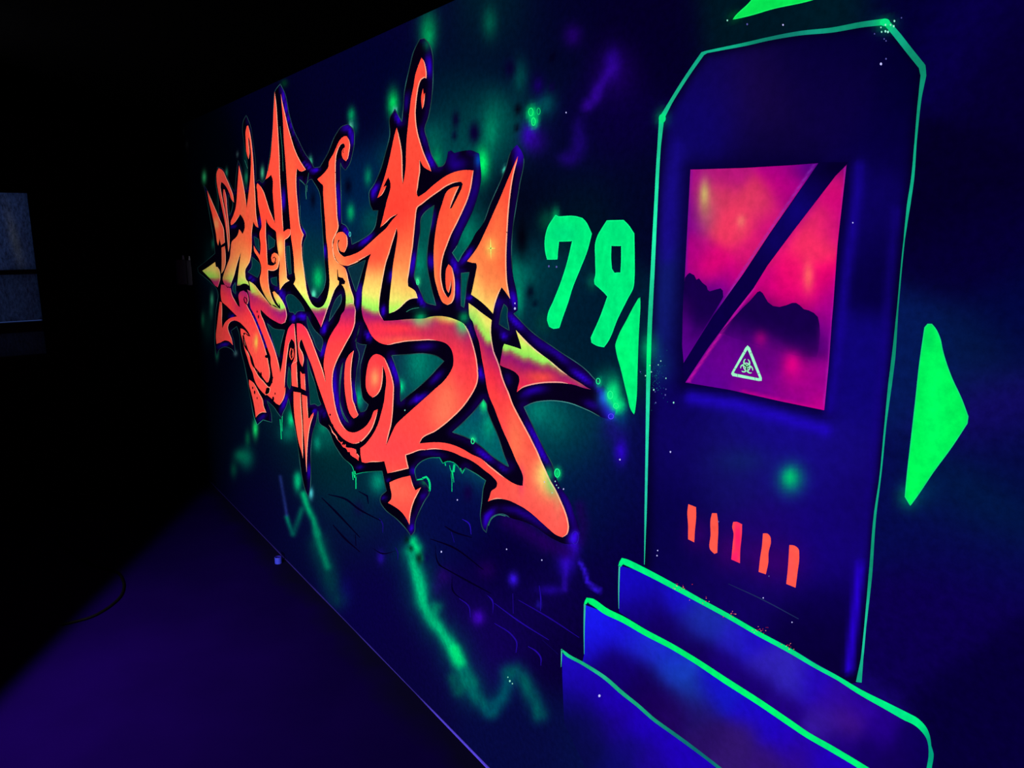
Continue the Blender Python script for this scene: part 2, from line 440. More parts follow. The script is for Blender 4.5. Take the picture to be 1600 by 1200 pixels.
WALL_BLOBS = '''319 277 2.5 7 50 190 110 .9, 354 270 1.5 5 40 150 110 .8, 385 278 2 7 30 170 110 .9, 410 270 2 7 70 200 140 .9, 371 241 1.2 3 60 90 90 .8, 333 381 2 6 20 110 80 .8, 331 469 2 8 60 180 130 .9, 330 487 2 8 30 110 90 .8, 317 500 2 8 40 150 100 .9, 339 552 2 8 20 120 85 .9, 324 508 7 22 0 55 46 .7, 368 552 2 3 90 140 140 .7, 390 275 5 20 0 60 52 .6, 384 240 3 14 0 64 56 .7, 341 320 3 12 0 50 42 .6, 325 400 5 20 0 34 34 .6, 287 205 1 3 40 44 44 .6, 292 226 1.6 4 48 52 52 .6, 830 176 5 7 0 220 110 .85, 835 190 4 6 0 225 115 .85, 842 174 3 5 0 180 100 .7, 1014 552 5 20 0 120 80 .5, 600 250 10 14 0 60 70 .5, 387 685 3 9 0 120 70 .6, 399 670 3 10 20 230 110 .95, 385 716 8 12 0 110 85 .8, 375 712 7 7 0 130 90 .7, 365 734 4 9 0 90 65 .7,
 455 656 4 9 0 220 130 .95, 450 677 9 9 0 110 90 .8, 496 692 4 8 0 160 120 .8, 505 669 5 6 0 150 100 .85, 511 681 14 16 0 90 80 .7, 465 746 4 6 0 160 110 .85,
 465 755 4 9 0 190 120 .9, 486 771 2.5 6 80 220 220 .9, 591 752 9 13 0 150 115 .9, 640 735 30 20 0 40 70 .3,
 646 845 5 6 0 240 140 .95, 653 856 5 6 0 225 130 .95, 754 255 7 17 0 255 110 1, 682 249 6 13 0 160 90 .85, 676 217 12 16 0 100 85 .7,
 549 180 4 8 0 170 95 .9, 554 197 4 10 0 80 75 .8, 548 199 2 6 100 235 190 1, 485 254 2 6 70 230 160 1, 444 130 4 4 0 60 30 .8,
 575 276 4 10 0 140 95 .85, 548 332 4 9 0 170 100 .95, 580 345 12 16 0 90 75 .6, 614 162 6 15 0 220 95 .95, 617 173 2 4 120 220 220 .9,
 669 54 7 17 0 210 110 .95, 669 40 12 24 0 110 70 .6, 789 266 2.5 4 80 240 200 .95, 805 425 6 14 0 150 110 .8, 818 431 12 16 0 110 95 .7, 811 466 5 20 0 160 115 .8,
 497 435 6 13 0 190 100 .9, 490 460 2.5 5 90 240 190 1, 731 367 10 17 0 130 100 .8, 655 410 7 15 0 140 105 .8, 652 440 3 5 60 250 150 1,
 654 565 12 22 0 135 110 .85, 561 622 5 12 0 180 130 .85, 626 604 4 7 0 240 150 .95, 756 632 4 8 20 250 130 1, 764 664 8 16 0 160 120 .8,
 739 689 3 5 20 250 150 1, 841 641 20 20 0 140 115 .8, 870 657 14 20 0 100 95 .6, 871 740 4 6 10 255 130 1, 857 745 5 8 20 250 110 .9,
 954 617 8 14 0 230 130 .95, 965 635 6 6 0 255 130 .95, 944 621 6 11 30 110 230 .85, 955 650 6 6 50 40 255 .95, 970 705 7 14 45 5 205 .95, 960 670 14 16 30 10 130 .6,
 957 100 8 15 52 5 195 .9, 960 112 25 30 35 0 110 .6, 932 147 6 10 48 5 145 .8, 916 165 6 6 40 5 120 .7, 895 55 10 12 36 0 110 .8,
 827 211 8 12 62 10 215 .95, 835 220 14 15 42 0 135 .7, 905 225 8 14 30 5 120 .7, 888 247 12 7 34 5 125 .7, 902 205 5 8 22 5 100 .6,
 765 35 8 17 0 92 72 .9, 812 120 9 19 0 80 75 .8, 775 180 16 26 0 100 85 .6, 767 207 8 20 0 145 102 .8, 850 162 12 13 0 92 92 .8,
 797 107 6 10 8 0 45 .95, 841 135 8 13 14 0 72 .95, 841 133 3 5 30 0 120 .6, 862 137 3 5 14 0 60 .9, 863 90 4 6 2 0 25 .9, 809 171 4 6 4 0 18 .95, 741 207 5 10 8 0 40 .95, 807 200 3 4 4 0 18 .9,
 712 187 4 9 8 0 40 .95, 710 212 3 5 6 0 40 .9, 741 208 5 9 10 0 50 .9, 815 372 7 20 2 0 12 .95, 829 456 4 7 2 2 25 .9, 836 474 3 3 2 2 28 .9,
 544 291 4 9 2 2 25 .95, 489 312 3 9 2 5 25 .9, 731 770 5 9 16 0 62 .9, 636 844 3 5 2 8 12 .95,
 896 850 7 12 60 10 255 .95, 885 878 9 14 50 8 225 .85, 802 905 5 7 60 20 250 .9, 747 965 7 8 66 5 195 .9, 595 871 4 7 36 10 155 .85, 842 945 3 4 35 20 170 .8, 860 922 14 5 36 5 165 .7,
 760 890 10 10 36 0 90 .6, 692 900 8 9 40 0 105 .7, 680 918 6 8 40 0 115 .6, 540 925 8 16 14 0 100 .6, 560 795 6 9 16 0 60 .5,
 854 345 9 12 0 90 60 .7, 868 340 4 10 0 200 110 .8, 926 440 6 8 0 110 80 .7, 850 505 10 12 0 80 60 .5, 1014 545 9 15 0 190 110 .7, 1025 575 14 18 0 70 80 .5, 1034 183 7 9 0 150 90 .7,
 1420 775 11 13 0 150 90 .7, 1440 765 18 20 0 60 90 .5, 1382 40 12 9 0 120 80 .8, 1148 26 8 6 0 90 40 .6, 990 600 9 14 0 60 60 .5'''
FLOW = [(13, (34, 0, 92), .8, '_ 795 812 825 830 855 850 885 862'), (8, (30, 0, 84), .6, '_ 905 790 912 820 908 845'),
 (24, (0, 58, 74), .7, '_ 642 870 652 900 660 935 675 968 700 1000 725 1050 740 1080'),
 (9, (0, 176, 118), .95, '_ 642 862 650 890 657 915 660 940 670 963 688 984 705 1010 720 1040 733 1068'),
 (5, (0, 205, 130), .7, '_ 646 880 656 920 664 950 686 982 706 1012 720 1040'),
 (7, (0, 235, 125), .9, '_ 711 1015 718 1035'), (4, (0, 225, 130), .85, '_ 645 848 652 860 657 872'), (7, (0, 150, 105), .7, '_ 676 962 682 948'),
 (9, (0, 100, 100), .9, '_ 725 1050 740 1083 760 1106 768 1110'), (10, (0, 78, 98), .9, '_ 766 1110 785 1090 796 1058'),
 (11, (0, 92, 92), .85, '_ 794 1050 808 1048 820 1066 832 1090 843 1116'), (8, (0, 110, 88), .7, '_ 708 1060 715 1080'),
 (14, (0, 66, 66), .7, '_ 498 850 510 890 525 935'), (4.5, (0, 165, 108), .9, '_ 474 772 480 792 490 812 496 835'), (5, (0, 125, 92), .85, '_ 494 830 500 852 512 885'),
 (3, (0, 120, 98), .85, '_ 448 808 452 820 457 834'), (4, (0, 92, 80), .8, '_ 458 834 466 812 472 796'),
 (2.6, (55, 20, 235), .9, '_ 906 878 914 893 918 910 930 920 937 923'), (4, (45, 10, 180), .7, '_ 884 880 882 920'),
 (7, (44, 4, 140), .8, '_ 957 105 940 130 930 150 918 166'), (9, (26, 4, 105), .5, '_ 905 190 905 225 890 250'),
 (2.2, (40, 60, 140), .6, '_ 438 745 443 775 448 805')]
def wall_color(x, y):
    c = WALL_BASE(x, y)
    c = blobs(c, x, y, WALL_BLOBS)
    c = sprays(c, x, y, FLOW, mot=.28)
    c = blobs(c, x, y, '642 857 2.5 3 2 30 22 .9, 655 872 3.6 6 4 30 28 .95, 667 872 2.5 4 10 4 70 .8, 654 800 2 4 0 25 30 .7, 958 612 8 15 0 200 115 .85, 966 634 7 9 0 240 130 .95, 970 650 8 12 0 70 120 .6, 948 590 14 12 0 90 80 .6, 831 178 5 8 0 235 115 .9, 835 191 4 6 0 240 118 .9, 957 616 6 12 10 245 135 .95, 965 635 6 7 10 250 135 .95, 937 597 3 5 0 200 125 .8')
    return c

# grid fine near the camera's side, coarser where the wall runs away
xs = [X_FAR]
while xs[-1] < -0.30:
    xs.append(xs[-1] + 0.0042 * math.hypot(xs[-1], CAM_D) * (1.35 if xs[-1] > -3 else 1.0))
xs += list(np.arange(xs[-1] + 0.02, X_NEAR, 0.08)) + [X_NEAR]
zs = list(np.arange(0, CEIL, 0.0095)) + [CEIL]
Xg, Zg = np.meshgrid(xs, zs)
P3 = np.stack([Xg.ravel(), np.zeros(Xg.size), Zg.ravel()], 1)
pp = np.clip(to_photo(P3), [-200, -400], [1800, 1600])
Cw = np.zeros((len(pp), 3))
for s in range(0, len(pp), 20000):
    Cw[s:s + 20000] = colors(wall_color, pp[s:s + 20000])
nx = len(xs)
ii, jj = np.meshgrid(np.arange(len(zs) - 1), np.arange(nx - 1), indexing='ij')
b0 = (ii * nx + jj).ravel()
Fw = np.stack([b0, b0 + 1, b0 + nx + 1, b0 + nx], 1)
tag(link_mesh('wall_right', P3, Fw.tolist(), PAINT_WALL, None, Cw), kind='structure')

# bead of sealant along the foot of the painted wall, darker to the left and brighter to the right
V, Fc, Cc = [], [], []
xb = np.arange(X_FAR, X_NEAR, 0.02)
for i, x in enumerate(xb):
    r = 0.0030 + 0.0006 * math.sin(x * 3.1) + 0.0005 * math.sin(x * 11) + 0.0030 * float(np.clip((x + 2.3) / .5, 0, 1))
    tone = np.interp(x, [-5.3, -4.0, -3.0, -2.3, -2.0, -1.5], [.05, .16, .22, .42, 1, 1]) * (.8 + .2 * math.sin(x * 17) * math.sin(x * 5.3 + 1))
    for a in np.linspace(0, math.pi / 2, 5):
        V.append((x, -r * math.cos(a), r * math.sin(a)))
        Cc.append(lin((104, 84, 255)) * tone * .8 + lin((14, 8, 40)) * .5)
    if i:
        for k in range(4): Fc.append(((i - 1) * 5 + k, i * 5 + k, i * 5 + k + 1, (i - 1) * 5 + k + 1))
tag(link_mesh('trim_1', np.array(V), Fc, PAINT, None, np.array(Cc)), kind='structure')

# ---- shaded brick joints sprayed low on the wall
bricks = empty('painted_bricks', 720, 960, 'faint dark blue brick joints painted low on the wall below the graffiti lettering', 'painting')
for w, c, s in [(2.6, (3, 0, 22), 'p 330 310 420 400 570 560'), (2.4, (3, 0, 24), 'p 370 290 480 320 560 380 700 455'), (2.2, (3, 0, 26), 'p 560 270 615 300 622 350'),
    (2.6, (4, 0, 24), 'p 400 480 470 560 570 650'), (2.4, (4, 0, 26), 'p 540 540 545 610'), (2, (4, 0, 26), 'p 700 455 708 535'), (2, (4, 0, 26), 'p 530 330 535 380'),
    (2.4, (4, 0, 28), 'p 1100 488 1150 520 1270 560'), (2.4, (4, 0, 26), 'p 1010 568 1150 620 1340 760'), (2, (4, 0, 26), 'p 1040 600 1060 720 1150 780'),
    (2.4, (4, 0, 30), 'q 500 90 690 195 830 270'), (2, (4, 0, 30), 'q 498 10 502 90'), (2, (4, 0, 30), 'q 695 90 698 190'), (2, (4, 0, 30), 'q 585 160 590 250 690 330'),
    (2, (4, 0, 30), 'q 845 340 850 410'), (2, (4, 0, 30), 'q 110 190 260 300'), (2, (4, 0, 28), 'p 640 620 710 660 800 640'),
    (2, (30, 8, 140), 'q 800 275 835 310 840 400'), (1.8, (28, 8, 135), 'q 850 330 1000 440 1190 560'), (1.8, (28, 8, 135), 'q 850 455 960 530 988 570 985 640'),
    (1.8, (30, 8, 140), 'q 1060 600 1110 630 1140 670 1140 720'), (1.6, (28, 8, 140), 'q 1130 220 1140 300 1138 380'), (1.8, (26, 6, 125), 'q 1000 310 1190 420 1380 545'),
    (1.8, (26, 6, 125), 'q 965 270 968 395'), (1.6, (28, 8, 130), 'q 630 300 690 350 700 420'), (1.8, (30, 12, 150), 'p 1210 445 1250 470 1265 540'), (1.6, (22, 8, 120), 'p 1140 525 1160 590'),
    (1.6, (18, 8, 100), 'p 690 440 710 470 712 530'), (1.6, (16, 8, 95), 'p 790 620 805 650 806 700'), (1.6, (14, 6, 80), 'q 1250 650 1150 560')]:
    P = T(s); tw = np.full(len(P), w); tw[0] *= .4; tw[-1] *= .4
    Strips().add(P, tw * 1.25, np.array(c) * np.array([1.15, 1.15, 1.12])).build('brick_joint', .0002, bricks)

# ================================================================== graffiti lettering
let = empty('graffiti_lettering', 640, 840, 'huge orange spiky graffiti lettering with black outline and blue edges across the wall', 'graffiti')
OUTER = T('''_ 309 418 322 408 336 396 335 380 330 350 324 315 318 288 325 299 333 318 342 337 341 310 337 280 340 261 347 263 355 277 362 292 367 300 369 275 372 250 377 263 381 285 385 297
 387 285 387 258 381 220 379 200 381 187 385 180 391 195 396 225 400 262 400 284 405 281 410 286 414 281 419 258 424 225 427 190 428 160 430 142 438 131 445 145 452 178 460 205 468 222 477 240 484 250
 491 262 500 261 512 240 525 210 535 197 544 194 552 202 554 220 551 240 546 257 540 266 535 261 532 254 532 262 533 300 534 349 540 352 545 360 549 375 550 382
 562 376 583 360 591 329 587 329 583 329 579 321 577 310 577 300 584 289 594 267 602 240 609 212 611 180 614 176 617 170 628 190 630 170 632 144 640 106 647 79 656 61 663 60
 671 69 676 85 677 110 675 150 669 185 664 200 669 221 675 242 685 261 692 259 697 251 700 237 705 235 710 239 722 236 737 235 749 240 750 250 752 280 747 305 740 327 732 345 722 365 712 388 707 395
 716 409 722 398 735 380 745 362 751 355 767 317 789 267 802 232 808 226 816 238 812 290 807 320 801 362 800 412 802 432 806 450 809 469 809 485 803 490
 832 519 870 546 920 582 929 592 940 600 956 625 962 642 957 655 947 654 919 641 887 629 856 626 831 630 819 636 835 670 855 710 861 721 875 760 889 780 897 802 905 825 907 838 900 850 884 850
 864 842 832 821 815 814 800 810 785 803 770 807 762 821 760 832 756 828 751 810 753 784 756 760 759 751 745 741 727 731 721 738 715 728 707 722 699 721 692 724 687 715 670 716 655 724 649 732
 651 751 661 751 666 756 671 770 664 782 655 800 649 816 647 832 642 837 635 827 620 811 601 795 594 782 595 776 604 767 601 754 597 736 579 737 560 740 554 742 551 730 536 715 524 697 510 669
 500 662 497 642 494 660 489 675 486 700 486 735 485 760 482 776 478 768 472 744 465 694 456 645 451 622 447 636 442 646 440 653 434 645 428 636 417 626 424 647 425 660 411 656 402 664 399 657
 392 625 386 591 382 570 376 545 374 522 370 510 361 517 365 530 368 553 361 545 351 542 342 547 339 557 336 540 336 514 338 482 340 470 341 464 339 452 330 442 316 430 310 425''')
HOLES = [T(s) for s in [
 'F 545 240 580 270 622 318 660 250 700 240 790 400 815 650 840 1000 850 1190 G 862 360 870 550 838 670 770 765 700 745 640 560 600 350 592 200 605 50 F 630 960 565 790 550 560',
 'G 1148 388 1370 290 1250 690', 'G 380 750 400 722 440 720 510 770 580 860 610 930 560 925 510 940 485 975 470 945 420 940 395 850',
 'C 780 280 860 345 1000 365 950 560 930 710 870 560 830 420', 'H 0 110 90 280 195 405 170 560 130 520 80 400 0 190',
 'H 448 690 432 740 412 860 402 1000 408 1150 M 420 300 500 470 520 485 450 360 412 210 H 412 1060 420 900',
 'H 655 225 640 320 600 425 660 460 740 470 700 600 668 720 664 880 675 1050 M 700 190 765 258 725 335 670 352 640 300 620 150 H 608 1050 620 800 645 560 620 500',
 'L 405 925 600 910 850 903 980 930 1070 995 990 1080 880 1200 M 1170 218 H 1162 1080 1165 1000 1150 880 1100 720 1055 600',
 'O 765 510 805 570 812 640 850 750 930 930 1020 1200 P 600 312 575 300 420 200 200 20 O 580 1000 378 922 500 810 640 670',
 'K 950 85 870 140 800 215 772 430 742 640 715 850 705 1010 740 1080 790 1190 L 840 255 970 296 930 150 K 905 1080 862 850 880 500 915 300',
 'K 1288 935 1385 925 1350 1130 L 1322 325 1285 300 1285 100', 'S 540 42 575 75 580 200 608 370 540 330 480 290 508 140',
 'C 1050 820 1075 900 1075 1020 1065 1110 1042 1070 1038 930', 'C 1278 712 1330 900 1380 1040 D 920 80 950 200 975 255 935 275 900 250 840 258 830 100 C 1300 1000',
 'B 750 330 850 430 842 540 820 590 700 520 738 480', 'B 775 75 835 110 842 260 800 200', 'B 950 50 1040 125 1030 200 960 240', 'B 1178 200 1220 195 1245 540 1212 550 1188 400',
 'B 985 600 1060 580 1065 700 1000 660', 'B 542 650 550 800 515 760 512 700', 'A 452 590 510 690 500 780 470 860 455 700',
 'G 1065 715 1068 800 1000 930 912 1060 950 900 1010 770', 'K 1150 40 1160 10 1155 60']][:-1]
BLUE = [(1.8, (48, 0, 185), 1, s) for s in ['z 722 160 760 330 800 440', 'E 330 130 340 230 390 400', 'F 330 330 345 560 355 640', 'E 590 1060 650 1110 700 1180', 'A 850 860 840 1010']] + \
 [(w, (46, 0, 205), a, s) for w, a, s in [(2.6, 1, 'F 700 150 790 110'), (2.4, 1, 'E 1150 610 1190 700 1205 850'), (2.2, 1, 'F 1020 300 1035 500 1045 750'), (2, 1, 'F 590 830 615 900 620 930'),
  (2.2, .9, 'G 850 100 870 280'), (2.6, 1, 'F 1090 840 1130 890 1165 960'), (3.2, 1, 'K 10 590 100 520 180 440'), (3.6, 1, 'J 250 850 190 960 185 1050'), (3, 1, 'I 475 1020 520 1150'), (3.6, 1, 'I 870 290 885 440 895 560'),
  (3, .5, 'I 620 740 590 1000'), (3.4, 1, 'J 860 470 910 590 940 660'), (3, .4, 'J 770 150 850 400'), (9, .55, 'J 1130 500 1200 620 1350 600'), (6, .4, 'J 1480 700 1440 950 1330 1190'), (5, .45, 'K 1390 60 1240 400 1180 560'),
  (3.6, 1, 'K 1165 740 1200 820 1235 950'), (3.2, .95, 'K 1225 1000 1250 1180 L 1245 230'), (3.2, 1, 'K 1420 620 1370 710 1290 810'), (3.4, 1, 'L 1370 180 1410 230'), (3.2, 1, 'K 700 680 680 820 670 950'),
  (3, 1, 'L 740 150 790 250 825 310'), (3, .95, 'K 900 700 910 880'), (4, .55, 'K 940 150 900 400'), (3, 1, 'L 310 300 315 430'), (2.6, .8, 'K 410 900 395 1050'), (3, 1, 'L 90 620 130 690 145 740'), (3, .7, 'L 20 20 5 200'),
  (3.6, 1, 'H 1030 660 1080 760 1130 900 1120 960'), (3.6, 1, 'H 1500 1080 1350 1170 M 1380 170 1290 240'), (5, .5, 'L 700 820 850 810 960 800'), (3.4, 1, 'L 1510 1060 1530 1160 O 740 210 750 280'),
  (4, .6, 'O 250 160 100 320'), (3.8, .95, 'P 190 90 320 190 400 240'), (3, .6, 'P 480 290 580 380'), (3.6, .9, 'O 1300 800 1420 1000 1500 1170'), (3.4, 1, 'P 930 10 1020 160 1095 280'), (5, .5, 'P 1250 620 1350 820 1420 1080'),
  (4.2, 1, 'P 420 840 330 930 300 1080'), (5, .55, 'P 480 830 700 860 900 960 1100 1120'), (4.4, .95, 'P 1430 1130 1450 1180'), (4, .55, 'T 700 240 560 100 420 0'), (4, 1, 'T 730 290 900 410 1000 490'), (5, .4, 'S 850 430 1100 640'),
  (4, 1, 'S 590 160 680 260 780 360'), (3.6, 1, 'S 510 400 570 480'), (4, .4, 'S 580 900 610 1060'), (4.2, 1, 'R 950 840 990 960 1000 1040'), (3.6, .5, 'Q 1040 150 1010 330'), (4, .5, 'R 760 1060 800 920'),
  (5, .45, 'T 150 650 250 570 450 540'), (5, .5, 'T 900 700 1000 740 1080 780'), (3, .9, 'T 1040 500 1130 600 1160 720'), (4, .5, 'O 1220 480 1300 420 1500 360'), (3.6, .5, 'S 90 250 160 480'),
  (3, .9, 'H 350 720 340 900 350 1050 M 370 200 420 400 470 480'), (2.6, .9, 'H 580 930 600 1180 M 610 180'), (2.8, 1, 'H 210 450 185 620'), (2.6, 1, 'H 240 180 200 330'), (2.6, .9, 'G 1290 700 1270 900'), (2.4, .9, 'G 490 980 450 1040'), (3, 1, 'G 560 960 620 1030'),
  (2.2, .9, 'C 700 400 760 570 B 690 880'), (2.2, .9, 'C 790 420 840 560 890 690'), (2.6, .9, 'C 1100 190 1125 260'), (3, .95, 'C 1170 170 1230 220'), (2, .8, 'B 700 570 790 640'), (2, .8, 'B 1130 760 1100 830'), (2.4, .8, 'B 1040 720 1120 770 1180 950'),
  (2.4, .9, 'D 470 340 520 220 560 100'), (2.6, 1, 'D 890 320 900 370'), (2.4, .7, 'D 820 1180 830 1000'), (2.2, .6, 'D 180 440 290 380'), (3, .9, 'N 680 250 690 320'), (3, .9, 'N 310 630 340 620'), (2.6, .8, 'N 370 390 360 400'), (4, .5, 'N 780 640 830 560'), (3.4, 1, 'N 665 960 660 1040'),
  (4, .4, 'N 750 80 900 60 1100 110'), (3, .5, 'M 620 1040 700 1040'), (2.6, .5, 'M 180 300 230 420'), (3, .8, 'C 1490 330 1480 400'), (2.4, .7, 'B 480 1050 520 1120'), (2, .8, 'C 150 570 300 540'), (2, .7, 'A 500 1000 540 980')]]
_segs = []
for _lp in [OUTER] + HOLES:
    _Q = smooth(_lp, step=8)
    _ar = 0.5 * np.sum(_Q[:, 0] * np.roll(_Q[:, 1], -1) - np.roll(_Q[:, 0], -1) * _Q[:, 1]) * (1 if _lp is OUTER else -1)
    _d = np.roll(_Q, -1, 0) - _Q
    _n = np.stack([_d[:, 1], -_d[:, 0]], 1) * (1 if _ar > 0 else -1)
    _n /= np.linalg.norm(_n, axis=1)[:, None] + 1e-9
    _segs += [(a, b) for a, b, m in zip(_Q, np.roll(_Q, -1, 0), _n) if m @ np.array([.85, -.25]) > .35]
def edge_violet(c, x, y):
    """the painted three dimensional side: a band of violet along the right hand edges of the black"""
    d = np.full(len(x), 1e9)
    for a, b in _segs:
        v = b - a
        t = np.clip(((x - a[0]) * v[0] + (y - a[1]) * v[1]) / (v @ v + 1e-9), 0, 1)
        d = np.minimum(d, np.hypot(x - a[0] - t * v[0], y - a[1] - t * v[1]))
    w = np.interp(x, [320, 450, 600, 900], [1.6, 2.6, 4.2, 6.0])
    k = np.exp(-((d - w * .8) / w) ** 2) * .62 * (.75 + .25 * mottle(x, y, 40))
    k = k[:, None]
    return c * (1 - k) + k * np.array([30, 0, 112])
def mass_color(x, y):
    c = np.tile(np.array([3.0, 0.5, 13.0]), (len(x), 1))
    k = np.clip((x - 560) / 300, 0, 1)[:, None]
    c = c + k * np.array([4, 0, 14])
    c = edge_violet(c, x, y)
    c = sprays(c, x, y, BLUE, taper=True)
    return blobs(c, x, y, '''954 616 6 9 0 220 130 .9, 963 634 5 5 0 240 130 .9, 937 597 3 5 0 200 130 .7, 944 622 7 10 30 100 230 .9, 952 640 8 12 40 30 230 .8, 958 650 5 6 50 40 255 .8, 668 68 4 7 0 110 70 .8, 813 235 7 14 52 5 190 .9, 657 496 6 5 0 190 110 .85, 725 496 5 6 0 170 100 .8, 655 484 10 3 0 70 55 .6,
     666 752 5 4 0 190 100 .7, 857 742 5 8 10 200 100 .8, 896 842 6 8 60 10 250 .9, 748 250 4 8 0 90 200 .8, 540 200 5 4 42 0 170 .8, 640 812 6 4 36 0 120 .4, 957 615 7 12 0 235 130 .95, 964 633 6 7 0 255 130 .95, 937 597 4 6 0 180 120 .7, 955 617 5 9 20 250 140 .95''')
patch('backing', [OUTER], .0006, mass_color, let, HOLES, grid=4.0)['label'] = 'black and deep blue shadow behind the letters'

S = Strips()
def edge_color(x, y):
    c = np.tile(np.array([46.0, 100.0, 98.0]), (len(x), 1))
    k = (0.75 + 0.25 * np.sin(x * 0.13 + 1) * np.sin(y * 0.11))[:, None]
    return blobs(c * k, x, y, '''700 722 20 12 0 190 120 .9, 560 742 16 8 0 170 115 .9, 552 735 8 10 20 200 130 .8, 745 745 20 16 40 150 120 .7, 625 735 30 8 0 150 110 .4, 400 660 14 10 50 190 150 .8, 780 805 25 8 40 90 110 .8,
     880 600 60 30 70 120 130 .6, 720 400 16 16 50 150 130 .6, 530 190 30 20 30 50 55 .9, 480 230 30 40 40 60 66 .7, 380 250 40 60 20 36 34 .7, 890 630 40 10 80 170 160 .8''')
for lp in [OUTER] + HOLES:
    P = smooth(lp)
    w = 0.55 + 0.75 * np.clip((P[:, 0] - 320) / 380, 0, 1)
    x_, y_ = P[:, 0], P[:, 1]                  # where the black melts into the wall there is no line
    soft = ((x_ > 790) & (y_ > 808)) | ((x_ > 862) & (y_ > 740)) | ((x_ > 696) & (x_ < 756) & (y_ > 228) & (y_ < 385)) | ((x_ > 798) & (x_ < 822) & (y_ < 250)) | (x_ > 938) | ((x_ > 798) & (x_ < 812) & (y_ > 420) & (y_ < 490)) | ((x_ < 830) & (x_ > 812) & (y_ > 650) & False)
    w = np.where(soft, 0.02, w)
    S.add(P, w, edge_color, closed=True, sm=False)
for s, w in [('N 1140 215 1165 330 1170 545', 1.0), ('N 1180 300 1195 430', .9), ('N 1200 205 1190 300', 3.2), ('N 1165 280 1172 380', 2.6), ('N 1085 190 1092 222', 1.6), ('N 1275 250 1300 318 1335 250', 1.2), ('D 462 440 470 540 478 690', 1.0), ('D 490 400 485 500 488 590', .9),
             ('F 545 245 622 320 660 250', .6), ('F 622 320 624 400 630 492', .8), ('F 640 310 638 400', .6), ('p 522 150 528 200', 1.2), ('p 545 165 545 255', 1.4), ('F 660 160 640 290', .4), ('M 585 1090 605 1170', 4), ('z 490 600 510 660', .5),
             ('N 800 380 850 360 880 400 895 470 888 540', 3.0), ('N 735 400 810 385', 2.2), ('P 345 1050 380 970 470 915 560 930', 1.2), ('F 550 560 545 250', .5), ('L 600 378 660 345 760 325', .9), ('E 300 620 325 860 340 1180', .5)]:
    S.add(T(s), w, lambda x, y: np.tile(np.array([10.0, 215.0, 130.0]), (len(x), 1)) if 'N' in s or 'p ' in s or 'M' in s or 'D' in s else np.tile(np.array([50.0, 125.0, 105.0]), (len(x), 1)))
S.build('edge_line', .0011, let)['label'] = 'thin pale green outline with drips'

# ---- the orange strokes
HOR = np.array([(310, 437), (345, 437), (385, 452), (410, 468), (437, 487), (470, 480), (497, 487), (546, 477), (572, 484), (585, 491), (610, 497), (640, 499), (665, 500), (700, 503), (727, 515), (745, 512), (761, 537), (790, 551), (800, 554), (832, 567), (870, 578), (920, 605)], float)
FB = '''618 514 34 8 255 56 68 .9, 590 512 10 8 240 46 76 .6, 575 398 20 16 255 78 58 .9, 550 385 10 24 255 80 58 .8, 596 392 10 18 255 74 54 .6, 697 440 14 55 255 82 58 .95, 700 400 10 40 255 82 56 .5, 412 395 11 60 252 72 50 .9, 426 440 7 20 250 80 52 .6, 372 400 8 40 214 112 62 .4, 545 415 14 34 255 92 60 .5, 770 490 12 14 250 240 110 .3,
 767 388 5 9 240 245 100 1, 767 386 14 20 255 170 85 .6, 586 589 4.5 10 255 225 115 1, 585 560 14 22 255 58 70 .6, 438 387 3 9 240 225 110 1, 438 390 6 14 255 160 80 .6, 400 534 2 8 240 200 80 1, 338 350 3 7 235 180 100 .8,
 858 748 10 18 250 250 120 .95, 852 745 20 24 255 190 110 .55, 857 752 5 12 120 250 110 .8, 850 746 9 17 250 238 120 .85, 865 754 6 16 70 240 110 .9, 872 782 4 16 180 220 120 .6, 655 497 6 7 90 230 130 .85, 662 503 10 7 170 180 110 .6, 726 503 7 10 10 250 120 .95, 722 512 6 10 60 220 120 .6, 712 497 14 4 225 240 120 .9,
 630 532 30 5 255 120 70 .6, 700 620 16 26 255 130 88 .7, 690 650 14 18 255 150 100 .5, 640 385 14 40 255 140 80 .5, 805 690 14 40 255 130 85 .7, 820 780 30 24 255 98 90 .6, 870 810 16 26 255 104 92 .7, 712 300 8 40 255 122 66 .5, 780 350 10 30 255 130 70 .6,
 600 760 18 16 255 130 90 .5, 632 770 14 12 255 112 84 .6, 455 290 6 40 240 112 62 .5, 515 330 8 50 255 112 64 .6, 395 330 5 40 220 110 66 .6, 380 320 4 40 214 110 66 .5, 640 280 20 60 255 74 56 .7, 620 330 20 30 255 62 50 .7,
 605 640 50 60 255 62 66 .4, 610 700 40 20 255 66 76 .6, 560 680 40 30 255 72 70 .5, 500 600 20 40 255 62 62 .5, 790 600 8 14 215 60 90 .5, 735 545 8 30 190 40 90 .35, 745 570 12 24 255 70 70 .5, 845 590 18 8 255 84 62 .8, 820 600 8 8 235 30 90 .4, 885 600 14 5 220 40 100 .6,
 340 500 10 40 225 80 60 .6, 355 520 12 14 230 56 62 .7, 350 410 7 30 195 62 55 .7, 450 660 10 30 255 96 64 .6, 470 680 8 40 255 104 72 .6, 360 390 6 20 220 100 70 .5, 350 280 10 30 200 66 55 .6, 352 330 6 40 190 56 62 .5, 375 480 8 10 160 24 84 .5,
 785 695 6 30 255 60 80 .6, 815 750 3 14 225 40 120 .5, 718 565 8 30 255 66 78 .6'''
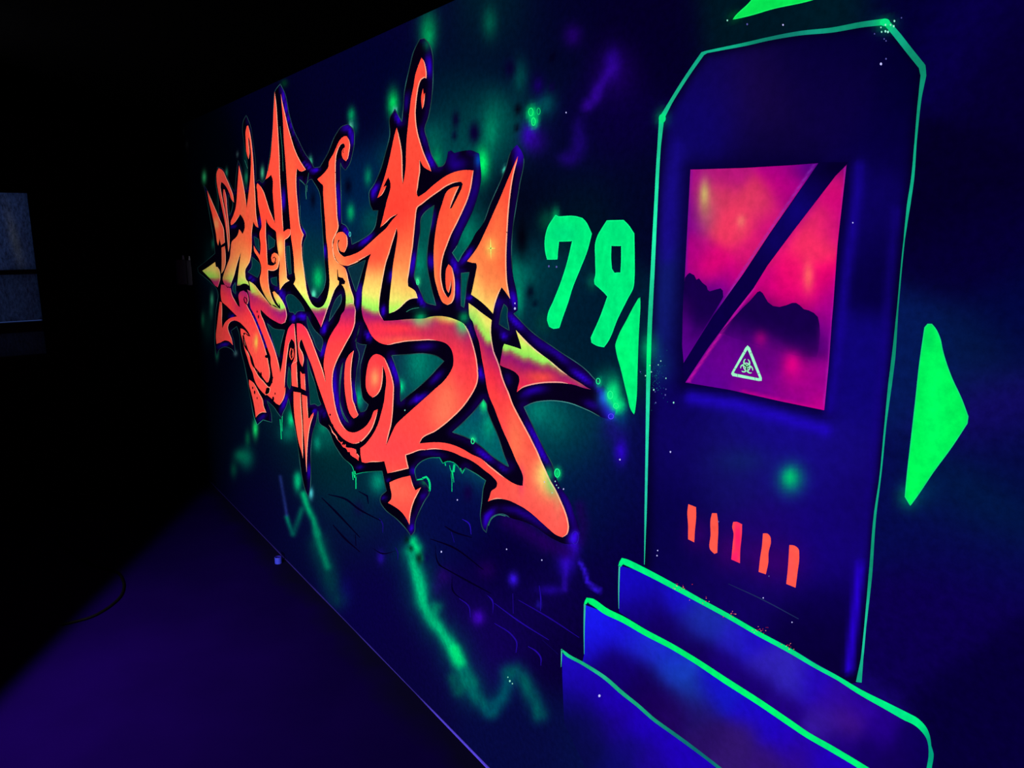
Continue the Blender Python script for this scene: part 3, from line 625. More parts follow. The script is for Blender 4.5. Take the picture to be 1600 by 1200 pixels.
def fill_color(x, y):
    hy = np.interp(x, HOR[:, 0], HOR[:, 1])
    s = np.interp(x, [320, 420, 560, 700, 860], [.52, .72, .95, 1.12, 1.2])
    d = (hy - y) / s                       # + above the painted horizon
    d = d + 1.3 * np.sin(x * .21) + .7 * np.sin(x * .43 + 1)
    K = [(-400, 255, 84, 72), (-110, 255, 80, 70), (-62, 255, 62, 66), (-38, 238, 44, 74), (-18, 186, 32, 92), (-5, 150, 24, 108), (2, 160, 110, 90), (6, 150, 240, 92), (16, 184, 245, 96), (28, 234, 234, 110), (54, 252, 200, 100), (84, 255, 146, 78), (118, 255, 104, 62), (165, 255, 78, 56), (500, 255, 80, 62)]
    K = np.array(K, float)
    c = np.stack([np.interp(d, K[:, 0], K[:, k]) for k in (1, 2, 3)], 1)
    # no yellow band on the lowest strokes or the far left ones
    c = blobs(c, x, y, FB)
    return c
def flat(*c): return lambda x, y: np.tile(np.array(c, float), (len(x), 1))
STROKES = {
 'spike': ('A 190 540 215 690 250 830 280 970 302 1090 318 1200 B 330 190 345 100 365 185 412 150 A 408 1150 395 1010 350 905 290 765 235 640', None),
 'loop': ('A 335 262 372 280 430 385 480 500 515 600 525 690 505 670 470 580 425 490 385 445 365 435 358 480 368 570 392 690 418 830 440 960 447 1100 B 450 200 A 430 1060 410 930 385 810 355 670 325 530 308 400 312 310', None),
 'tongue': ('A 395 525 410 530 430 620 440 750 455 900 468 1050 473 1180 B 470 80 465 230 455 270 448 200 A 455 1120 445 970 425 830 405 690 390 590', None),
 'em': ('A 588 225 615 330 640 450 660 560 675 680 682 765 700 640 715 520 728 400 735 280 738 150 732 20 z 524 520 518 470 511 455 515 500 520 560 514 595 503 560 497 480 496 420 503 388 511 384 520 415 530 470 540 560 548 680 A 780 400 790 560 797 700 803 830 815 920 830 1005 800 990 770 930 760 980 750 1060 748 1180 B 750 100 745 260 735 340 720 400 690 450 672 480 668 560 680 620 700 640 712 690 690 672 640 665 590 690 565 690 575 590 590 450 605 330 612 270 590 340 555 460 530 560 500 640 475 710 440 702 400 662 385 620 400 540 440 430 475 330 485 230 505 130 545 95 575 50 A 590 1025 612 1050 632 1085 645 1050 655 1000 660 950 640 890 605 838 575 885 545 930 515 962 488 975 483 945 515 860 545 765 560 650 567 520 577 380', None),
 'arrowhead': ('B 130 505 200 460 290 395 300 455 322 460 342 490 355 560 352 620 340 660 322 712 290 690 240 620 185 560', None),
 'sliver': ('B 370 215 412 195 422 320 418 430 385 520 368 540 372 400', None),
 'lower_body': ('B 365 680 405 680 440 705 485 722 500 800 540 880 580 945 600 960 590 880 582 810 605 765 645 752 685 778 706 840 702 905 688 930 700 960 735 1020 C 590 170 635 270 680 380 720 490 755 600 780 690 800 790 815 880 812 960 795 1015 770 1025 740 990 700 930 650 880 620 800 590 700 555 640 525 560 500 480 490 430 510 410 540 440 572 445 545 390 490 320 430 265 370 245 320 265 290 330 305 395 335 470 352 555 300 505 250 495 200 520 148 538 140 450 155 300 172 150 190 10 215 20 218 150 215 250 220 345 255 270 320 215 405 195 340 130 270 60 210 0 B 365 850 358 760', None),
 'rim': ('C 448 345 475 352 520 390 552 432 500 398 480 402 490 460 510 560 545 650 570 700 600 790 640 880 690 960 740 1010 780 1060 820 1090 810 1150 760 1180 700 1120 650 1050 620 980 600 900 570 830 530 700 500 610 475 500 450 400', None),
 'lower_band': ('B 715 635 770 668 830 740 900 830 985 935 997 930 1105 985 1090 945 1060 900 1025 830 1003 775 1030 760 1090 820 1140 895 1172 970 1182 1010 1187 1080 1165 1150 1120 1168 1050 1140 960 1085 890 1020 855 985 862 1045 900 1130 C 760 310 800 415 850 540 900 690 930 815 945 905 970 770 990 620 1020 440 1055 330 1095 285 1122 290 1132 400 1145 560 1155 760 1120 775 1085 800 1125 700 1128 600 1115 510 1085 475 1060 520 1042 620 1025 740 1015 860 1003 1000 998 1100 D 530 40 525 120 500 200 455 265 415 245 370 195 310 145 275 115 290 50 340 30 C 835 1040 850 960 840 880 825 790 822 700 790 610 750 490 700 360 650 235 605 140 575 90 B 725 900 718 830 700 770 690 740 735 760 725 700', None),
 'en': ('A 820 450 850 480 890 540 930 650 970 780 1010 880 1040 955 F 225 600 210 400 205 225 190 185 160 215 120 243 150 130 E 150 1180 185 980 200 800 212 620 220 430 235 185 255 330 270 550 285 800 297 1050 F 300 150 310 330 325 550 335 750 345 900 400 862 432 868 432 930 400 975 362 1000 365 1150 G 375 330 385 450 395 530 420 548 370 575 330 620 300 667 295 600 290 480 295 300 280 200 265 100 255 -30 A 1052 1060 990 1005 940 935 928 890 925 1000 928 1150 B 935 180 940 300 948 430 1015 440 1050 415 1055 395 1040 400 1025 410 1000 390 990 345 1000 300 1030 278 1062 290 1085 320 1087 420 1068 480 1022 505 952 497 955 600 965 700 985 790 1010 860 1060 935 1105 985 997 930 940 860 900 790 868 715 852 650 850 590 862 540 868 470 860 420 848 380 820 325 780 262 773 190 800 235 850 310 855 270 857 160 845 60 A 845 1075 870 1000 865 920 850 830 825 680 818 560 812 465', None),
 'ladder_stem': ('E 312 210 330 310 365 460 410 650 450 790 500 940 560 1060 625 1160 F 570 145 540 135 515 105 508 160 505 250 510 400 525 560 540 730 555 830 580 900 598 935 585 970 572 1050 572 1150 G 575 100 580 250 600 400 620 550 640 680 670 780 720 860 775 890 830 870 880 790 905 700 920 600 915 450 905 300 890 100 F 885 1030 868 800 850 560 840 400 835 310 800 280 768 240 815 200 865 150 910 70 E 910 1080 970 960 1010 870 1050 790 1100 745 1135 742 1165 790 1178 860 1165 950 1150 1020 1125 1055 1095 1030 1072 960 1085 905 1112 880 1110 850 1090 830 1060 850 1030 910 1010 970 1000 1060 998 1200 F 998 150 1000 330 1010 520 1018 700 1030 860 1000 930 968 1000 962 1100 G 966 120 972 200 1000 290 1060 350 1115 390 1135 440 1160 550 1190 660 1225 770 1225 835 1122 848 1125 760 1105 650 1075 600 1040 590 1000 640 960 730 925 830 890 920 860 1010 815 1130 760 1020 680 890 600 770 520 660 470 590 490 550 480 430 475 300 460 150 440 10 F 435 900 430 830 420 700 400 450 385 250 372 50 E 350 800 335 500 318 300', None),
 'loop_band': ('C 1150 280 1200 285 1260 335 1320 450 1370 580 1430 740 1480 880 H 238 960 222 830 207 740 212 650 235 520 270 400 330 290 400 180 440 75 G 1095 940 1122 848 1225 835 1248 930 H 605 100 597 210 560 320 500 430 430 560 370 680 330 800 318 920 325 1050 M 330 120 350 250 390 400 440 510 510 590 590 606 660 580 740 520 800 430 845 330 885 315 860 430 812 560 740 660 660 730 580 746 490 710 400 630 330 530 260 370 200 200 130 0 H 60 740 C 1255 600 1212 478 1195 500 1190 590 1220 640 1240 730 1222 825 1195 780 1175 680 1160 520 1152 400', None),
 'tall_swirl': ('''I 790 322 820 360 845 440 856 530 852 580 825 572 788 598 762 660 742 760 727 880 718 1000 722 1100 J 745 220 775 330 810 440 850 540 890 630 912 702 870 682 810 640 785 590 766 560 772 620 774 700 758 800 745 900 733 985 748 1022 830 970 920 890 1020 810 1130 740 1250 697 1350 685 1440 690 1430 780 1405 930 1370 1050 1315 1180 K 1240 300 1160 460 1110 590 1070 700 1045 820 1035 950 1050 1080 L 1065 100 1095 165 1125 203 1152 165 1168 60
   K 1162 1005 1150 1120 1130 1182 1112 1160 1094 1080 1090 980 1100 880 1128 822 1160 850 1190 930 1207 1030 1208 1150 L 1203 190 1165 270 1115 293 1060 265 1015 180 985 80 K 955 1000 945 850 942 700 955 500 985 300 1020 150 J 1048 1110 1075 1020 1110 950 1160 912 1262 886 1220 980 1145 1165 1165 1165 1245 1010 1295 905 1305 860 1285 832 1230 838 1120 880 1000 960 900 1030 800 1110 735 1165 K 730 150 715 280 695 480 680 620 660 750 640 900 620 1060 625 1100 665 1122 705 1150 L 745 207 690 210 640 225 580 270 520 330 450 375 385 398 385 300 400 120
   K 418 1000 432 850 456 700 480 550 490 420 480 372 460 450 425 560 390 680 350 800 320 940 295 1080 L 270 200 258 340 45 250 K 50 1150 75 1030 100 900 130 770 160 690 100 725 0 785 G 1300 300 1200 345 1130 362 1060 345 1005 285 975 200 966 100 F 970 1050 985 970 1000 935 1030 905 1085 898 1130 940 1147 1020 1135 1100 1105 1155 1065 1145 1035 1095 1030 1040 1048 1000 1028 1000 1020 1060 G 1025 130 1050 210 1105 252 1190 230 1300 180 K 130 570 250 460 350 370 410 290 500 190 420 235 335 315 275 362 310 230 340 100
   J 335 1190 352 1090 382 990 404 890 396 820 375 778 345 830 315 895 352 880 330 935 290 1000 238 1035 270 950 300 860 330 770 360 660 390 540 420 400 450 260 480 155 505 240 525 330 545 450 553 600 555 750 558 870 575 780 592 650 597 480 605 300 620 150 635 0 I 640 1000 660 830 690 680 715 530 750 420''', None),
 'flame': ('I 808 705 818 780 835 760 828 860 815 930 800 962 790 900 788 800', None),
 'great_ess': ('''L 45 250 258 340 268 400 292 445 320 490 450 485 600 470 700 465 830 460 900 440 1000 430 1130 445 1230 480 1310 520 1370 600 1410 700 1450 830 1480 960 1498 1100 O 695 140 700 220 693 290 660 380 590 500 500 620 380 740 250 850 150 920 60 960 0 1000 M 1405 742 O 160 1048 250 1052 380 1080 500 1130 620 1200 P 250 210 350 290 450 370 550 450 640 510 720 545 775 552 778 430 745 340 690 230 640 110 592 0 O 1030 950 960 780 900 620 840 480 805 350 790 250 S 290 850 265 720 245 600 225 500 200 430 170 340 150 260 118 215 102 120 100 28 160 70 270 155 388 240 380 380 395 520 420 640 460 740 492 830 520 940 560 1050
   O 1080 420 1130 560 1200 700 1270 830 1340 960 1400 1080 P 960 120 1010 240 1070 370 1120 480 1190 600 1255 740 1310 870 1342 980 1353 1090 1330 1160 1270 1196 1200 1170 1100 1090 1000 1000 900 910 800 835 700 780 600 735 500 715 400 725 340 748 365 680 382 620 450 565 457 520 400 440 300 360 200 280 100 220 0 180 O 420 1190 300 1150 150 1135 0 1150 M 1520 820 1400 832 1300 870 1237 890 1247 950 1272 1055 1150 1085 1060 1105 1005 1115 985 1040 965 965 880 975 800 975 720 985 685 975 670 900 665 800 720 760 780 690 840 600 890 490 930 350 960 230 975 100
   H 988 950 985 860 965 780 945 735 948 830 940 940 910 1050 870 1100 820 1130 765 1080 740 1020 732 930 740 830 755 740 780 660 820 605 870 584 910 595 960 630 1000 700 1040 800 1070 900 1087 1000 M 1085 100 1080 220 1070 380 1055 500 1030 600 985 775 1020 700 1060 610 1110 510 1200 420 1300 330 1440 205 O 150 390 280 270 350 170 385 90 390 40 L 1187 930 1160 840 1100 775 1020 745 900 733 750 740 600 750 480 770 360 790 260 760 170 680 110 560 60 450 42 350''', None),
 'upper_fang': ('Q 1035 190 1000 270 950 390 890 530 820 700 740 880 660 1060 600 1190 R 530 290 460 390 400 465 450 482 510 488 520 510 510 600 490 700 465 820 450 880 560 960 640 1030 725 1120 745 1020 770 940 800 860 832 790 880 850 938 935 920 830 905 740 895 600 892 450 895 300 905 100 Q 905 1150 920 900 940 700 965 520 1000 350 1030 230', None),
 'right_fang': ('S 690 365 760 440 880 560 1000 660 1120 750 1250 860 1380 960 1500 1030 T 960 535 992 549 900 530 780 490 650 470 500 465 350 475 220 500 130 530 62 582 75 520 95 430 88 385 50 340 -40 290 S 520 820 490 800 500 740 515 660 535 560 545 538 620 560 700 585 760 608 745 540 720 460', None),
 'crescent': ('H 585 540 570 620 555 740 550 850 555 950 565 1060 580 1180 M 590 240 615 320 642 385 612 420 580 430 545 390 510 300 485 180 470 60 H 465 900 470 780 490 660 530 590', None),
 'down_arrow': ('N 390 430 480 390 560 365 650 345 660 380 690 480 715 528 740 515 785 490 750 560 700 660 670 750 650 850 640 960 600 880 540 800 450 730 370 685 410 640 415 570 400 500', None),
 'dagger': ('D 630 95 720 110 725 250 735 400 745 550 747 700 750 850 748 930 730 850 700 750 670 600 645 430 632 250', None),
 'dagger_edge': ('D 735 130 800 155 805 270 815 425 830 430 850 390 882 355 880 380 850 480 830 570 815 680 805 800 798 950 795 1100 785 1000 775 850 765 700 755 550 750 400 740 250', None),
 'dagger_grip': ('C 1082 805 1118 775 1150 762 1155 900 1165 1082 1090 1062 1085 950', None),
 'dagger_guard': ('C 1195 880 1220 915 1252 912 1262 1122 1205 1095 1198 980', None),
 'left_blade': ('C 555 985 600 1015 650 1090 D 200 110 250 210 256 265 290 357 235 355 190 382 158 420 148 330 128 220 102 110 75 0', None),
 'torn_strip': ('M 270 510 300 545 320 600 360 640 380 690 420 730 445 720 460 770 480 750 500 795 560 800 610 818 615 850 635 880 650 900 650 965 610 930 560 900 540 880 535 850 510 850 480 800 450 790 420 740 390 710 375 660 330 600', None),
}
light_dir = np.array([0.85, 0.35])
n_str = 0
for key, (s, fn) in STROKES.items():
    P = T(s)
    ob = patch('letter_stroke', [P], .0015, fn or fill_color, let, grid=3.6)
    Q = smooth(P)
    area = 0.5 * np.sum(Q[:, 0] * np.roll(Q[:, 1], -1) - np.roll(Q[:, 0], -1) * Q[:, 1])
    d = np.roll(Q, -1, 0) - np.roll(Q, 1, 0)
    nr = np.stack([d[:, 1], -d[:, 0]], 1) * (1 if area > 0 else -1)      # outward
    nr /= np.linalg.norm(nr, axis=1)[:, None] + 1e-9
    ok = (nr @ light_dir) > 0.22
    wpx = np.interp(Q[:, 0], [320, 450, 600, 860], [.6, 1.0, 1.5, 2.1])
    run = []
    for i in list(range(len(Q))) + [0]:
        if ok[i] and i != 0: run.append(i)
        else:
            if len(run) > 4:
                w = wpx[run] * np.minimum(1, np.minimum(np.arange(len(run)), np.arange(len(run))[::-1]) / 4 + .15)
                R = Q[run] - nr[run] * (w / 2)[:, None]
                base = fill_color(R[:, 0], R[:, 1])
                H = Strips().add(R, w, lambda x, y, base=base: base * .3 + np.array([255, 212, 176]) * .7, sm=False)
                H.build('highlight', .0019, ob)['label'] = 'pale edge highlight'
            run = [i] if ok[i] else []

# black cuts and drips over the orange
S = Strips()
K0 = (4, 0, 14)
for s, w in [('A 600 845 650 950 655 1005 632 1075', 1.6), ('B 1010 350 1030 332 1048 352 1044 388 1028 402', 1.4), ('B 690 925 662 900 650 860 658 832 682 850 692 880 685 905', 1.5), ('E 1095 905 1088 940 1100 950', 1.0),
             ('C 500 10 560 90 600 185', 1.2), ('H 925 130 1050 132', .001), ('M 360 590 375 610', 2.2), ('M 455 725 440 760', 2), ('M 625 800 630 870', 3.4), ('M 658 905 662 960', 3), ('M 545 735 540 765', 1.6), ('M 495 750 492 790', 2.4), ('M 310 500 325 530', 2.2),
             ('J 320 895 352 862', .8), ('B 430 690 445 715 470 705', .9), ('C 480 430 500 560 560 660 600 800 680 900 740 990 790 1050 830 1020 850 950', 2.0)]:
    if w > .01: Strips().add(T(s), w, K0).build('black_cut', .0021, let)['label'] = 'thin black cut over the orange'
for s in ['G 1015 410 1022 405 1032 500 1088 515 1118 560 1110 590 1060 598 1035 620 1040 555 1020 535', 'B 995 780 1005 850 1040 920 1080 965 1108 985 1100 930 1085 895 1090 945 1060 900 1025 830 1010 775']:
    Strips().fan(T(s), K0).build('black_cut', .0021, let)['label'] = 'black notch over the orange'
for x, y, rx, ry in [(398, 613, 1.2, 3), (395, 606, 1, 2), (402, 622, .7, 2), (418, 610, 1.6, 2), (427, 623, 1.6, 3.6), (430, 615, .8, 2), (417, 557, 3, 2.5), (421, 566, 1.6, 3), (404, 495, 1, 3), (402, 487, .8, 2), (408, 585, 1.2, 4), (425, 597, 1, 2), (562, 718, 1.6, 3.6), (563, 694, 1.5, 5), (516, 648, 1.2, 2)]:
    Strips().dot(x, y, rx, ry, K0).build('paint_drip', .0021, let)['label'] = 'small black drip on the orange'
S = Strips()
for s, w, c in [('C 1080 590 1066 640 1068 700 1085 735 1104 705 1108 650 1100 600', 1.7, (236, 84, 66)), ('C 1092 690 1100 640', 1.0, (236, 84, 66))]:
    S.add(T(s), w, c)
S.build('inner_curl', .0020, let)
S = Strips()
for s, w in [('R 695 175 697 300 700 440', 0), ('R 655 305 700 303 760 305', 0)]:
    P = T(s); S.add(P, [.1, 1.6, .1], (235, 255, 120), sm=False)
S.build('glint', .0022, let)['label'] = 'yellow star glint'
S = Strips()
for x, y, rx, ry, w, c in [(935, 595.5, 3, 4.5, 1.1, (40, 255, 160)), (954, 617, 4, 6, 1.2, (40, 255, 150)), (955, 650.5, 4, 4, 1.2, (90, 70, 255)), (830, 175, 3.6, 6, 1.2, (30, 255, 130)), (842, 174, 2.5, 5, 1, (20, 220, 120)), (834, 190, 3, 6, 1.2, (30, 255, 130)), (871, 739, 4, 6.5, 1.4, (30, 255, 150)),
                           (739, 689, 2.4, 4.4, 1.2, (50, 255, 160)), (899, 840, 5.5, 10, .7, (48, 30, 190)), (653, 441, 2, 4, 1, (60, 255, 160)), (547, 366, 1.4, 3.6, .7, (70, 220, 220)), (963, 634, 4, 4, 1.2, (40, 255, 150))]:
    Strips().ring(x, y, rx, ry, w, c).build('bubble_ring', .0023, let)['label'] = 'small bright ring like a bubble'

# ================================================================== number, arrows
def green(x, y):
    c = np.tile(np.array([0.0, 238.0, 126.0]), (len(x), 1))
    c = c - (np.sin(x * .55 + y * .08) * 4 + np.sin(x * .21 - y * .05) * 5)[:, None] * np.array([0, 1, .6])
    return blobs(c, x, y, '880 365 20 10 0 222 128 .8, 965 362 14 12 0 228 124 .7, 880 470 14 40 0 255 130 .8')
num = empty('painted_number', 920, 535, 'green painted number 79 to the left of the painted door', 'number')
SEVEN = T('a 228 130 262 150 480 148 560 170 590 200 675 360 620 570 530 800 430 1050 b 385 400 300 640 270 735 200 745 150 720 125 640 132 580 210 390 a 300 960 370 740 440 450 265 455 250 600 245 678 125 680 105 600 105 380 130 290')
NINE = T('a 870 200 1075 195 1130 250 1205 360 1208 500 1210 700 1208 900 1195 1030 b 1120 380 1000 620 870 920 830 975 740 955 680 920 672 860 780 620 880 345 a 850 1110 720 990 715 940 725 900 728 700 735 450 760 380 800 310')
NHOLE = T('a 920 508 1052 510 1050 740 1042 850 960 855 925 800 915 650')
def digit(name, outline, holes=()):
    o = patch(name, [outline], .0010, green, num, holes, grid=5, corner=24)
    H = Strips()
    for lp in [outline] + list(holes):
        P = smooth(lp, corner=24); H.add(P, 1.6, (12, 250, 140), closed=True, sm=False)
    H.build('digit_edge', .0014, o)
digit('digit', SEVEN); digit('digit', NINE, [NHOLE])

def arrow(outline, label, fn, edge):
    o = patch('painted_arrow', [outline], .0010, fn, None, grid=6, corner=26)
    tag(o, label, 'arrow', 'green triangles around the painted door')
    H = Strips(); H.add(smooth(outline, corner=26), 1.8, edge, closed=True, sm=False)
    H.build('arrow_edge', .0014, o)
    return o
arrow(T('b 1278 355 1280 400 1270 650 c 465 100 455 300 445 600 425 1050 407 1172 380 1130 330 950 250 620 190 390 180 320 210 220 b 1050 770 1100 680 1200 490'),
      'slim green triangle pointing left, between the number and the painted door', lambda x, y: blobs(green(x, y), x, y, '975 560 14 60 0 255 122 .8'), (10, 240, 124))
arrow(T('m 262 100 285 100 302 120 335 190 345 240 400 410 460 540 497 640 492 680 400 820 290 970 210 1090 160 1160 130 1110 140 1000 165 780 190 560 215 330 245 120'),
      'green triangle pointing right, on the right of the painted door', lambda x, y: blobs(np.tile(np.array([2.0, 236.0, 88.0]), (len(x), 1)), x, y, '1460 630 14 70 0 255 100 .8, 1432 740 14 40 0 255 92 .7, 1450 530 8 12 0 214 90 .6'), (20, 225, 120))
arrow(T('_ 1146 30 1150 25 1170 6 1200 -34 1232 -80 1270 -40 1302 -12 1268 0 1206 14 1172 24'),
      'green triangle pointing up, above the painted door and cut by the top of the picture', lambda x, y: np.tile(np.array([8.0, 228.0, 84.0]), (len(x), 1)), (20, 240, 100))

# ================================================================== the painted door
door = empty('painted_door', 1180, 1070, 'tall blue airlock style door painted with chamfered top corners and green outline', 'painting')
DOOR_BASE = field('''1050 230 12 4 84, 1100 120 14 4 76, 1180 150 24 8 66, 1300 75 4 0 50, 1400 210 6 0 62, 1425 150 2 0 44, 1300 150 12 2 64, 1250 110 10 2 58, 1100 170 14 4 112,
 1045 300 22 12 118, 1038 480 16 26 112, 1200 236 10 2 56, 1360 330 12 2 92, 1405 400 6 0 62, 1395 600 12 4 106, 1340 600 16 4 120, 1200 660 20 8 135, 1300 710 20 8 120, 1050 700 14 4 95, 1150 720 18 14 98, 1240 700 22 10 130,
 1030 860 8 2 70, 1110 900 14 2 82, 1150 960 16 2 92, 1300 960 10 0 74, 1260 1010 8 0 56, 1335 800 18 4 108, 1380 800 14 2 90, 1200 860 26 4 106, 1040 600 12 2 90, 1290 860 20 2 120, 1310 1020 8 0 50, 1020 780 8 2 72''', 42)
WPL = T('h 195 125 600 113 1000 90 1195 75 820 615 i 600 0 370 320 142 685 130 550 135 300 150 30 h 175 500')
WPR = T('h 1415 85 1390 300 1345 700 1310 1190 i 1300 350 1275 700 1240 1055 900 985 500 895 155 838 330 572 540 290 690 100 h 800 870 1000 600 1200 340 1330 170')
LEFT = [(1007, 882, 1), (1009, 800, 3.6), (1011, 700, 4.6), (1013, 600, 6.4), (1015, 520, 7), (1020, 420, 6.4), (1025, 320, 5.6), (1030, 230, 5.4), (1034, 185, 8), (1048, 160, 5.5), (1075, 117, 5.5), (1098, 84, 6), (1105, 81, 4), (1130, 76, 4.6), (1165, 69, 5.6), (1200, 61, 5.6), (1250, 52, 7), (1300, 47, 8), (1350, 38, 9), (1384, 34, 10),
    (1402, 55, 11), (1420, 78, 11), (1441, 104, 11), (1443, 118, 9), (1438, 150, 5.4), (1431, 220, 3.6), (1426, 280, 5), (1420, 320, 5.6), (1413, 375, 2.2), (1403, 480, 2.4), (1396, 560, 6), (1391, 600, 6), (1384, 660, 3.2), (1375, 750, 2.6), (1368, 800, 4), (1360, 900, 5.6), (1352, 980, 3.2), (1347, 1030, 4), (1342, 1066, 9)]
LN = np.array(LEFT)[:, :2]
def door_color(x, y):
    c = DOOR_BASE(x, y)
    c = sprays(c, x, y, [(9, (3, 0, 26), .75, LN + np.array([0, 0])), (15, (6, 0, 50), .8, np.vstack([WPL, WPL[:1]])), (15, (6, 0, 50), .8, np.vstack([WPR, WPR[:1]])),
        (8, (24, 4, 150), .75, '_ 1342 260 1340 300 1322 430 1308 560 1297 640'), (9, (32, 6, 190), .85, '_ 1080 622 1150 632 1220 652 1290 672'), (11, (24, 10, 140), .6, '_ 1060 230 1048 300 1042 400'),
        (6, (38, 0, 208), .95, '_ 1344 880 1336 960 1330 1010 1327 1046'), (7, (20, 3, 125), .6, '_ 1400 330 1392 420 1372 640 1356 800 1346 880')])
    return blobs(c, x, y, '''1236 748 14 16 0 150 110 .95, 1234 745 6 8 0 215 120 .8, 1160 720 30 14 14 40 100 .5, 1016 545 9 16 0 170 110 .6, 1030 572 14 20 10 70 110 .5, 1384 36 11 10 0 160 90 .8, 1036 186 8 9 0 120 90 .5, 1090 835 14 18 50 0 100 .7, 1140 860 18 20 60 0 100 .7, 1225 880 24 20 56 0 100 .7, 1190 870 20 20 54 0 100 .7''')
PANEL = np.array([(p[0], p[1]) for p in LEFT] + [(1330, 1068), (1235, 1012), (1135, 956), (1060, 915), (1010, 890)], float)
patch('door_panel', [PANEL], .0004, door_color, door, grid=7, sm=False)
def outline_color(x, y):
    k = np.clip((x - 1020) / 120, 0, 1)[:, None]
    c = (1 - k) * np.array([30, 216, 158]) + k * np.array([14, 156, 120])
    c = c * (1 + .12 * np.sin(x * .05 + y * .02))[:, None]
    return blobs(c, x, y, '1015 555 6 24 0 255 130 1, 1035 185 6 7 0 240 140 1, 1384 35 10 9 10 220 110 1, 1230 56 50 8 16 112 104 .7, 1352 980 6 60 30 205 165 .9, 1085 100 20 25 16 160 132 .5, 1010 760 8 80 36 190 170 .7')
S = Strips(); A_ = np.array(LEFT); S.add(A_[:, :2], A_[:, 2], outline_color, corner=9)
S.build('door_outline', .0010, door)['label'] = 'hand drawn green outline'
for x, y, rx, ry in [(1035, 185, 5.5, 7), (1383, 35, 8, 6)]:
    Strips().dot(x, y, rx, ry, (10, 228, 130), 16).build('outline_node', .0013, door)['label'] = 'round bright green blot on the outline'
Strips().add(T('_ 1138 912 1190 936 1248 967'), [.6, 1.8, 1.2], (30, 44, 92)).build('scratch', .0010, door)['label'] = 'thin pale scratch line below the bars'

wnd = bpy.data.objects.new('door_window', None); col.objects.link(wnd); wnd.parent = door
wx, wz = on_wall([(1185, 640)])[0]
wnd.location = Vector((wx, 0, wz)) - door.location
wnd['label'] = 'pink window with dark hills and a diagonal bar'
WF = field('''1120 310 214 55 96, 1190 320 220 56 96, 1230 295 198 0 126, 1258 262 78 0 132, 1230 262 170 0 130, 1085 275 165 12 130, 1130 268 180 20 120, 1145 350 236 56 96, 1180 400 214 22 112, 1110 420 226 6 116, 1078 400 170 0 128, 1079 330 128 0 136, 1076 450 140 0 140,
 1150 445 222 0 116, 1180 440 185 0 126, 1210 350 205 12 122, 1240 310 150 0 128, 1310 290 222 20 112, 1320 262 110 0 110, 1290 350 232 42 100, 1270 390 242 46 100, 1240 430 236 12 110, 1285 440 238 0 110, 1304 460 168 0 132, 1312 350 190 0 130, 1316 310 200 0 120, 1230 468 226 0 116, 1200 455 225 0 120, 1265 465 225 0 120,
 1240 500 36 0 92, 1190 485 32 0 88, 1160 520 80 0 122, 1130 560 104 0 142, 1100 596 96 0 146, 1200 555 100 0 126, 1190 620 116 0 140, 1250 610 140 0 136, 1290 590 150 0 140, 1284 636 196 0 140, 1210 628 150 0 140, 1180 612 118 0 140, 1270 530 38 0 92, 1298 520 146 0 150, 1290 490 150 0 140, 1302 480 175 0 140,
 1100 480 24 0 74, 1080 500 80 0 125, 1072 545 98 0 150, 1090 530 70 0 112, 1120 470 90 0 150, 1135 455 110 0 150''', 18)
def window_color(x, y):
    c = WF(x, y)
    c = sprays(c, x, y, [(2.0, (205, 20, 160), .9, '_ 1074 598 1110 545 1150 488 1178 450'), (1.4, (150, 60, 190), .6, '_ 1272 258 1210 350 1160 425 1120 490'), (1.6, (180, 40, 190), .6, '_ 1322 260 1308 420 1296 560 1288 638'),
        (2.5, (210, 0, 140), .7, '_ 1160 612 1220 626 1284 640'), (2, (110, 10, 150), .7, '_ 1079 268 1074 350 1070 440')])
    return blobs(c, x, y, '1101 306 5 16 205 222 104 .95, 1103 328 12 28 190 112 100 .6, 1158 346 4 6 252 150 116 .95, 1158 352 7 14 230 70 100 .5, 1263 432 5 14 255 150 100 .95, 1262 436 12 22 240 40 100 .5, 1189 526 7 9 216 0 140 .85, 1238 570 10 14 242 0 135 .95, 1250 585 22 26 190 0 130 .5')
patch('window_glass', [WPL], .0010, window_color, wnd, grid=4, sm=False)
patch('window_glass', [WPR], .0010, window_color, wnd, grid=4, sm=False)
def hill_color(x, y):
    top = np.array([22.0, 0.0, 72.0])
    k = np.clip((y - 480 - np.clip((x - 1150) * .25, 0, 30)) / 62, 0, 1)
    k = np.maximum(k, np.clip((1102 - x) / 30, 0, 1) * np.clip((y - 455) / 60, 0, 1))
    k = np.maximum(k, np.clip((x - 1270) / 14, 0, 1) * np.clip((y - 490) / 50, 0, 1))
    k = (k * k * (3 - 2 * k))[:, None]
    return top * (1 - k) + window_color(x, y) * k
patch('painted_hills', [T('h 152 970 175 940 190 932 225 950 242 985 262 975 290 1010 322 1035 330 1065 346 1076 400 1060 430 1052 448 1070 452 1120 i 430 210 300 420 215 550 138 600 133 450 140 150')], .0013, hill_color, wnd, grid=4, sm=False)
patch('painted_hills', [T('i 600 258 660 200 720 130 740 124 760 140 800 210 840 240 890 248 940 236 990 216 1020 216 1050 235 1080 265 1120 275 1160 295 1190 325 1203 380 1208 460 1200 560 1180 640 1080 640 900 600 760 560 620 520 480 470 420 455')], .0013, hill_color, wnd, grid=4, sm=False)
def bar_color(x, y):
    c = np.tile(np.array([10.0, 0.0, 66.0]), (len(x), 1))
    return blobs(c, x, y, '1245 330 26 30 14 4 116 .8, 1210 380 20 20 14 4 100 .7, 1310 258 30 20 4 0 40 .9')
